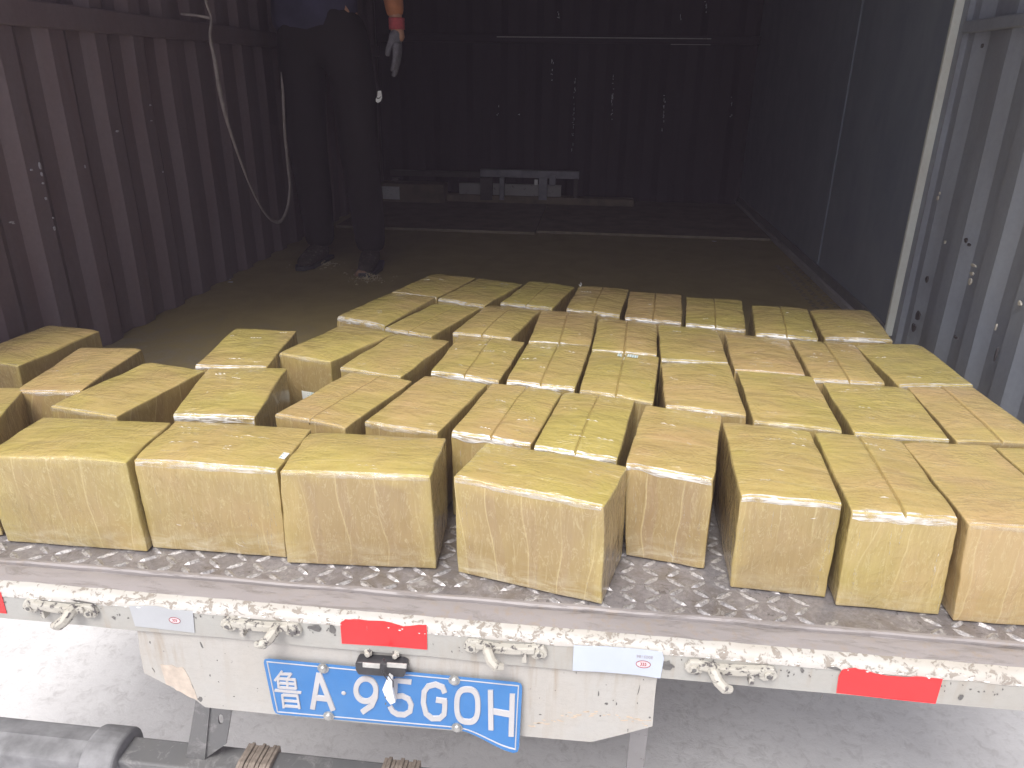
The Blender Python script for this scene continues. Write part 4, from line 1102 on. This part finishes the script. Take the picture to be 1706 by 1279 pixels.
rb_(890, 299, 896, 308, .012, 'latch_pin', M_WHITE, yr-.05); rb_(915, 291, 926, 309, .012, 'clamp', M_GALV, yr-.06)
# paper label leaning at its left end
p, q = V(634, 331, 6.1), V(665, 311, 6.1)
cb = MB(); cb.box((p.x-.01, p.y+.005, .017), (q.x+.30, p.y+.16, q.z+.02)); crate = cb.build('wooden_crate', M_PLY, bevel=.004); tag(crate, 'dark low crate with a pale paper label behind the person, by the rack', 'crate')
mb = MB(); mb.box((p.x, p.y-.0, p.z), (q.x, p.y+.002, q.z)); mb.build('paper_label', M_PAPER, crate)
mb = MB()
for k in range(9):
    x = p.x+.012+(q.x-p.x-.024)*rr.random(); z = p.z+.01+(q.z-p.z-.02)*rr.random(); mb.box((x-.006, p.y-.0008, z-.001), (x+.006, p.y-.0002, z+.001))
mb.build('label_print', M_PRINT, crate)
# scraps on the floor
for i, (u, v, s_, lab) in enumerate([(1190,398,.012,'tiny pale paper scrap on the floor near the right wall'),(384,465,.014,'tiny pale scrap on the floor beside the left wall'),(1035,343,.010,'tiny white scrap near the right end of the rack')]):
    c = at(u, v, 'z', .02); r3 = random.Random(i); P = [Vector((c.x+math.cos(k)*s_*r3.uniform(.4,1.2), c.y+math.sin(k)*s_*r3.uniform(.4,1.2), .004 if i != 2 else .019)) for k in (0,1.1,2.3,3.4,4.6,5.5)]
    mb = MB(); mb.prism(P, (0,0,.0012)); tag(mb.build('paper_scrap', M_PAPER, tri=True), lab, 'scrap', 'paper scraps in the truck')
for i, (u, v, n_, lab) in enumerate([(536,442,90,'crumpled straw-coloured litter by the toe of the left shoe'),(614,464,150,'larger crumpled litter heap with a brown lump by the right shoe')]):
    c = at(u, v, 'z', 0); mb = MB(); r3 = random.Random(40+i)
    for k in range(n_):
        a_ = r3.uniform(0, 6.28); q_ = abs(r3.gauss(0, .045)); p_ = c+Vector((math.cos(a_)*q_*1.2, math.sin(a_)*q_, .001+max(0, .022-q_*.35)*r3.random()))
        d_ = Vector((r3.uniform(-1,1), r3.uniform(-1,1), r3.uniform(-.2,.6))).normalized()*r3.uniform(.003, .010)
        mb.tube([p_-d_, p_+Vector((0,0,.002)), p_+d_], [.0008, r3.uniform(.001,.003), .0006], 4)
    o = mb.build('litter', simple('straw litter', (.42,.36,.24), .8, 0, .4, 60)); o['kind'] = 'stuff'; o['label'] = lab
    if i:
        mb = MB(); q_ = c+Vector((-.035, .02, .012)); mb.tube([q_+Vector((-.03,0,-.004)), q_+Vector((-.012,0,.006)), q_+Vector((.012,.004,.006)), q_+Vector((.03,0,-.004))], [.006,.015,.013,.005], 9); tag(mb.build('crumpled_wrapper', simple('brown wrapper', (.30,.19,.13), .6, 0, .3, 50, .5), smooth=True), 'crumpled brown wrapper lying on the litter by the right shoe', 'wrapper')
# hanging strap
pts = [(338,-60),(343,0),(352,30),(350,62),(358,100),(366,150),(378,200),(396,255),(415,305),(435,345),(452,366),(468,368),(479,345),(483,310),(480,280),(477,250),(474,215),(470,120)]
P = [at(u, v, 'x', -1.70+(i*.006)) for i, (u, v) in enumerate(pts)]
def spline(P, n=6):
    out = []
    for i in range(len(P)-1):
        p0, p1, p2, p3 = P[max(i-1,0)], P[i], P[i+1], P[min(i+2,len(P)-1)]
        for k in range(n):
            t = k/n; out.append(.5*((2*p1)+(-p0+p2)*t+(2*p0-5*p1+4*p2-p3)*t*t+(-p0+3*p1-3*p2+p3)*t*t*t))
    out.append(P[-1]); return out
Q = spline(P); mb = MB()
rs = [.007+.007*math.exp(-((i/len(Q)-.28)/.10)**2) for i in range(len(Q))]
mb.tube(Q, rs, 8, flat=.6); hose = mb.build('hanging_strap', M_ROPE, smooth=True)
tag(hose, 'dusty beige strap hanging in a loop beside the left corrugated wall', 'strap')
mb = MB(); c = P[2]; mb.tube([c+Vector((-.10,-.02,.012)), c+Vector((-.05,-.01,.008)), c], [.004,.005,.006], 8); mb.build('knot_end', M_ROPE, hose, smooth=True)

# ------------------------------------------------------------------ person standing in the dark
def skin(name, chains, m, parent=None, sub=1, root=0):
    """chains: list of lists of (Vector, radius); shared points are merged into one skeleton"""
    pts = []; rad = []; edges = []
    def idx(p, r):
        for i, q in enumerate(pts):
            if (q-p).length < 1e-4: return i
        pts.append(p); rad.append(r); return len(pts)-1
    for ch in chains:
        pr = None
        for p, r in ch:
            i = idx(Vector(p), r)
            if pr is not None and pr != i: edges.append((pr, i))
            pr = i
    me = D.meshes.new(name); me.from_pydata([tuple(p) for p in pts], edges, []); me.update()
    o = D.objects.new(name, me); C.objects.link(o)
    sk = o.modifiers.new('skin', 'SKIN'); sk.use_smooth_shade = True
    for i, r in enumerate(rad):
        rr_ = r if isinstance(r, tuple) else (r, r)
        me.skin_vertices[0].data[i].radius = rr_; me.skin_vertices[0].data[i].use_root = (i == root)
    ss = o.modifiers.new('sub', 'SUBSURF'); ss.levels = sub; ss.render_levels = sub
    dg = bpy.context.evaluated_depsgraph_get(); dg.update(); em = D.meshes.new_from_object(o.evaluated_get(dg))
    D.objects.remove(o); em.name = name
    em.materials.clear(); return link(name, em, m, parent, True)
K = .82*2.0/1.64
pc = U(-1.40, 4.0, 0)
def H(x, y, z): return Vector((x, y, z))           # person-local: +x image right, -y towards the camera
M_SKIN = simple('skin', (.44,.24,.155), .55, 0, .1, 20)
M_SHIRT = simple('blue work shirt', (.035,.035,.075), .85, 0, .3, 12, .3)
M_TROUSER = simple('dark trousers', (.006,.003,.005), .85, 0, .35, 14, .3)
M_GLOVE = simple('grey knit glove', (.17,.165,.19), .9, 0, .2, 60, .4)
M_CUFF = simple('red glove cuff', (.42,.07,.08), .85, 0, .2, 60, .4)
M_SHOE = painted_steel('mottled shoe', (.03,.024,.02), (.10,.09,.065), .56, 70, (.05,.035,.03), .5, .8, .5)
M_SLEEVE = simple('orange sleeve', (.42,.16,.07), .8, 0, .2, 20)
M_HAIR = simple('black hair', (.02,.018,.018), .6, 0, .3, 80, .4)
hipL, hipR = .105, -.105
footL = (.155, -.04); footR = (-.105, .03)
lw = at(655, 62, 'y', 3.86)-pc
# wrist / glove heights come from the survey
wrist = H(lw.x, -.05, at(655, 40, 'y', 3.87).z); tip = at(662, 130, 'y', 3.85)-pc
elbow = H(wrist.x-.035, -.02, wrist.z+.25); shoulder = H(.175, 0, elbow.z+.26)
zs = shoulder.z; hip_z = zs-.54
pelvis = H(0,0,hip_z+.03)
palm = H(wrist.x+.004, -.055, wrist.z-.07)
rw = H(-.06, .165, wrist.z+.12); re = H(-.215, .09, elbow.z)
chains = [[(pelvis,(.14,.10)),(H(0,0,hip_z+.20),(.125,.095)),(H(0,0,hip_z+.38),(.15,.105)),(H(0,0,zs-.02),(.13,.09)),(H(0,-.01,zs+.06),.055),(H(0,-.02,zs+.12),.055),(H(0,-.025,zs+.19),(.072,.085)),(H(0,-.025,zs+.26),(.075,.092)),(H(0,-.02,zs+.31),(.05,.06))],
    [(H(0,0,zs-.02),(.13,.09)),(shoulder,.055),(H((shoulder.x+elbow.x)/2,-.005,(shoulder.z+elbow.z)/2),.047),(elbow,.040),(H((elbow.x+wrist.x)/2,-.035,(elbow.z+wrist.z)/2),.036),(wrist,.026),(palm,(.024,.036))],
    [(H(0,0,zs-.02),(.13,.09)),(H(-.175,0,zs),.055),(H(-.20,.04,(zs+re.z)/2),.047),(re,.040),(re.lerp(rw,.5),.036),(rw,.026),(rw+Vector((0.01,-.004,-.07)),(.024,.036))]]
for hx, (fx, fy) in ((hipL, footL), (hipR, footR)):
    kz = hip_z*.53
    chains.append([(pelvis,(.14,.10)),(H(hx,0,hip_z-.05),.085),(H((hx*.6+fx*.4),-.01+fy*.4,(hip_z+kz)/2),.075),(H(hx*.4+fx*.6,-.02+fy*.6,kz),.055),(H(hx*.2+fx*.8,fy*.8+.01,kz*.6),.050),(H(fx,fy+.02,.10),.036),(H(fx,fy+.01,.045),.036),(H(fx+(.02 if fx>0 else -.02),fy-.11,.028),(.038,.026))])
body = skin('person', chains, M_SKIN, None, 1)
body.location = pc; body.location.z = .004
tag(body, 'person standing in dark clothes by the left wall, grey glove with red cuff hanging down', 'person')
def onb(o): o.parent = body; return o
# trousers
tc = [[(pelvis+Vector((0,0,.10)),(.150,.112)),(pelvis,(.156,.116))]]
for hx, (fx, fy) in ((hipL, footL), (hipR, footR)):
    kz = hip_z*.53
    tc.append([(pelvis,(.156,.116)),(H(hx,0,hip_z-.06),.108),(H((hx*.6+fx*.4),-.01+fy*.4,(hip_z+kz)/2),.100),(H(hx*.4+fx*.6,-.02+fy*.6,kz),.088),(H(hx*.2+fx*.8,fy*.8+.01,kz*.6),.082),(H(fx,fy+.02,.13),.072),(H(fx,fy+.015,.058),.066)])
onb(skin('trousers', tc, M_TROUSER, None, 2))
# shirt
hem = (at(500, 96, 'y', 3.85)-pc).z+.05
stc = [[(H(-.03,0,hem),(.205,.132)),(H(-.03,0,hem+.12),(.195,.126)),(H(0,0,hip_z+.34),(.172,.122)),(H(0,0,zs-.03),(.150,.100)),(H(0,-.008,zs+.045),.066)],
    [(H(0,0,zs-.03),(.150,.100)),(shoulder,.070),(H((shoulder.x+elbow.x)/2,-.005,(shoulder.z+elbow.z)/2),.062),(elbow,.054)],
    [(H(0,0,zs-.03),(.150,.100)),(H(-.175,0,zs),.070),(H(-.20,.04,(zs+re.z)/2),.062),(re,.054)]]
onb(skin('shirt', stc, M_SHIRT, None, 2))
for e, w_ in ((elbow, wrist), (re, rw)):
    mid = e.lerp(w_, .5); onb(skin('sleeve', [[(e.lerp(w_, .04), .050),(mid, .044),(e.lerp(w_, .93), .036)]], M_SLEEVE, None, 2))
def glove(wr, tipz, side):
    pal = wr+Vector((0,-.004,-.055)); ch = [[(wr+Vector((0,0,-.012)),(.026,.032)),(pal,(.021,.042)),(pal+Vector((0,-.002,-.038)),(.018,.041))]]
    kn = pal+Vector((0,-.002,-.045)); tl = (kn.z-tipz)
    for dy, ln, r in ((-.032,.80,.0110),(-.011,1.0,.0115),(.011,.94,.0110),(.031,.76,.0100)):
        b0 = kn+Vector((0,dy,0)); s = side
        ch.append([(pal+Vector((0,-.002,-.038)),(.018,.041)),(b0+Vector((0,0,-.006)),r*1.15),(b0+Vector((-s*.004,0,-tl*ln*.45)),r),(b0+Vector((-s*.012,0,-tl*ln*.8)),r*.92),(b0+Vector((-s*.020,0,-tl*ln)),r*.78)])
    ch.append([(pal,(.021,.042)),(pal+Vector((-s*.018,-.030,-.012)),.0125),(pal+Vector((-s*.028,-.042,-.042)),.0115),(pal+Vector((-s*.030,-.046,-.066)),.0095)])
    return onb(skin('glove', ch, M_GLOVE, None, 1))
gl = glove(wrist, tip.z, 1); glove(rw, rw.z-.17, -1)
for w_ in (wrist, rw):
    mb = MB(); n = 8; mb.tube([w_+Vector((0,0,.022-.006*k)) for k in range(n)], [.031+.0012*(k % 2) for k in range(n)], 18, flat=1.1, up=Vector((1,0,0))); onb(mb.build('glove_cuff', M_CUFF, None, smooth=True))
for fx, fy in (footL, footR):
    s = .02 if fx > 0 else -.02
    sh = onb(skin('shoe', [[(H(fx,fy+.045,.040),(.043,.040)),(H(fx,fy+.01,.058),(.046,.052)),(H(fx+s*.5,fy-.06,.042),(.047,.038)),(H(fx+s,fy-.125,.032),(.043,.030)),(H(fx+s*1.2,fy-.17,.027),(.028,.020))]], M_SHOE, None, 2))
    mb = MB(); out = [H(fx-.043,fy+.08,0),H(fx+.043,fy+.08,0),H(fx+.05+s,fy-.05,0),H(fx+.045+s,fy-.14,0),H(fx+.02+s*1.3,fy-.19,0),H(fx-.02+s*1.3,fy-.19,0),H(fx-.045+s,fy-.14,0),H(fx-.048+s*.5,fy-.05,0)]
    mb.prism(out, (0,0,.018)); so_ = mb.build('sole', M_BLACK, sh, bevel=.004)
# head: face and hair
hd = H(0,-.025,zs+.235)
for s in (-1, 1):
    mb = MB(); c = hd+Vector((s*.031,-.083,.010))
    for k in range(1): mb.tube([c+Vector((-.011,0,0)),c+Vector((-.005,-.004,0)),c+Vector((.005,-.004,0)),c+Vector((.011,0,0))],[.001,.006,.006,.001],8)
    onb(mb.build('eye', M_BLACK, None, smooth=True))
    mb = MB(); c = hd+Vector((s*.076,.0,-.005)); mb.tube([c+Vector((0,0,-.028)),c+Vector((s*.006,.004,-.008)),c+Vector((s*.008,.008,.016)),c+Vector((0,.004,.030))],[.005,.010,.012,.005],8,flat=.6); onb(mb.build('ear', M_SKIN, None, smooth=True))
mb = MB(); mb.tube([hd+Vector((0,-.084,.022)),hd+Vector((0,-.098,-.008)),hd+Vector((0,-.104,-.022)),hd+Vector((0,-.086,-.032))],[.006,.010,.014,.008],8); onb(mb.build('nose', M_SKIN, None, smooth=True))
mb = MB(); mb.tube([hd+Vector((-.022,-.078,-.055)),hd+Vector((0,-.087,-.056)),hd+Vector((.022,-.078,-.055))],[.002,.005,.002],8,flat=1.6); onb(mb.build('mouth', M_CUFF, None, smooth=True))
onb(skin('hair', [[(hd+Vector((0,.055,-.05)),(.05,.05)),(hd+Vector((0,.035,.02)),(.082,.066)),(hd+Vector((0,.0,.07)),(.074,.078)),(hd+Vector((0,-.035,.085)),(.05,.035))]], M_HAIR, None, 2))
# white emblem on the trouser leg
tr_ = [o for o in body.children if o.name.startswith('trousers')][0]
ec = at(625, 162, 'y', 3.80)-pc; ey = -.118
def emb(u, v):   # zoomed photo coordinates (x5.33 from 560,0)
    p = at(560+u/5.33, v/5.33, 'y', 3.80)-pc; return Vector((p.x, ey, p.z))
mb = MB(); out = [emb(*p) for p in ((342,818),(372,815),(378,850),(381,880),(368,912),(345,925),(326,915),(324,890),(340,862))]
mb.prism(out, (0,-.0015,0)); e1 = mb.build('emblem', M_WHITE, None, tri=True); e1.parent = tr_
mb = MB(); out = [emb(*p) for p in ((334,868),(341,878),(352,880),(378,862),(357,888),(342,890),(334,882))]
out = [p+Vector((0,-.0018,0)) for p in out]; mb.prism(out, (0,-.0008,0)); e2 = mb.build('emblem_mark', M_BLACK, e1, tri=True)
for o in D.objects:
    if o.name.startswith(('paint_chip','paint_flake','dirt_spot','rust_stain')): o['kind'] = 'stuff'

# ------------------------------------------------------------------ lens veil
VEIL = 0.016  # tinted volume added to lift the blacks like veiling glare in a lens
if VEIL:
    mh = D.materials.new('lens_veil'); mh.use_nodes = True; th = mh.node_tree; th.nodes.clear()
    pv = th.nodes.new('ShaderNodeVolumePrincipled'); pv.inputs['Density'].default_value = VEIL; pv.inputs['Color'].default_value = (.84, .69, .87, 1)
    oh = th.nodes.new('ShaderNodeOutputMaterial'); th.links.new(pv.outputs[0], oh.inputs['Volume'])
    mb = MB(); mb.box((-84, -84, -2), (84, 84, 3.2)); hz = mb.build('lens_veil', mh); tag(hz, kind='stuff')
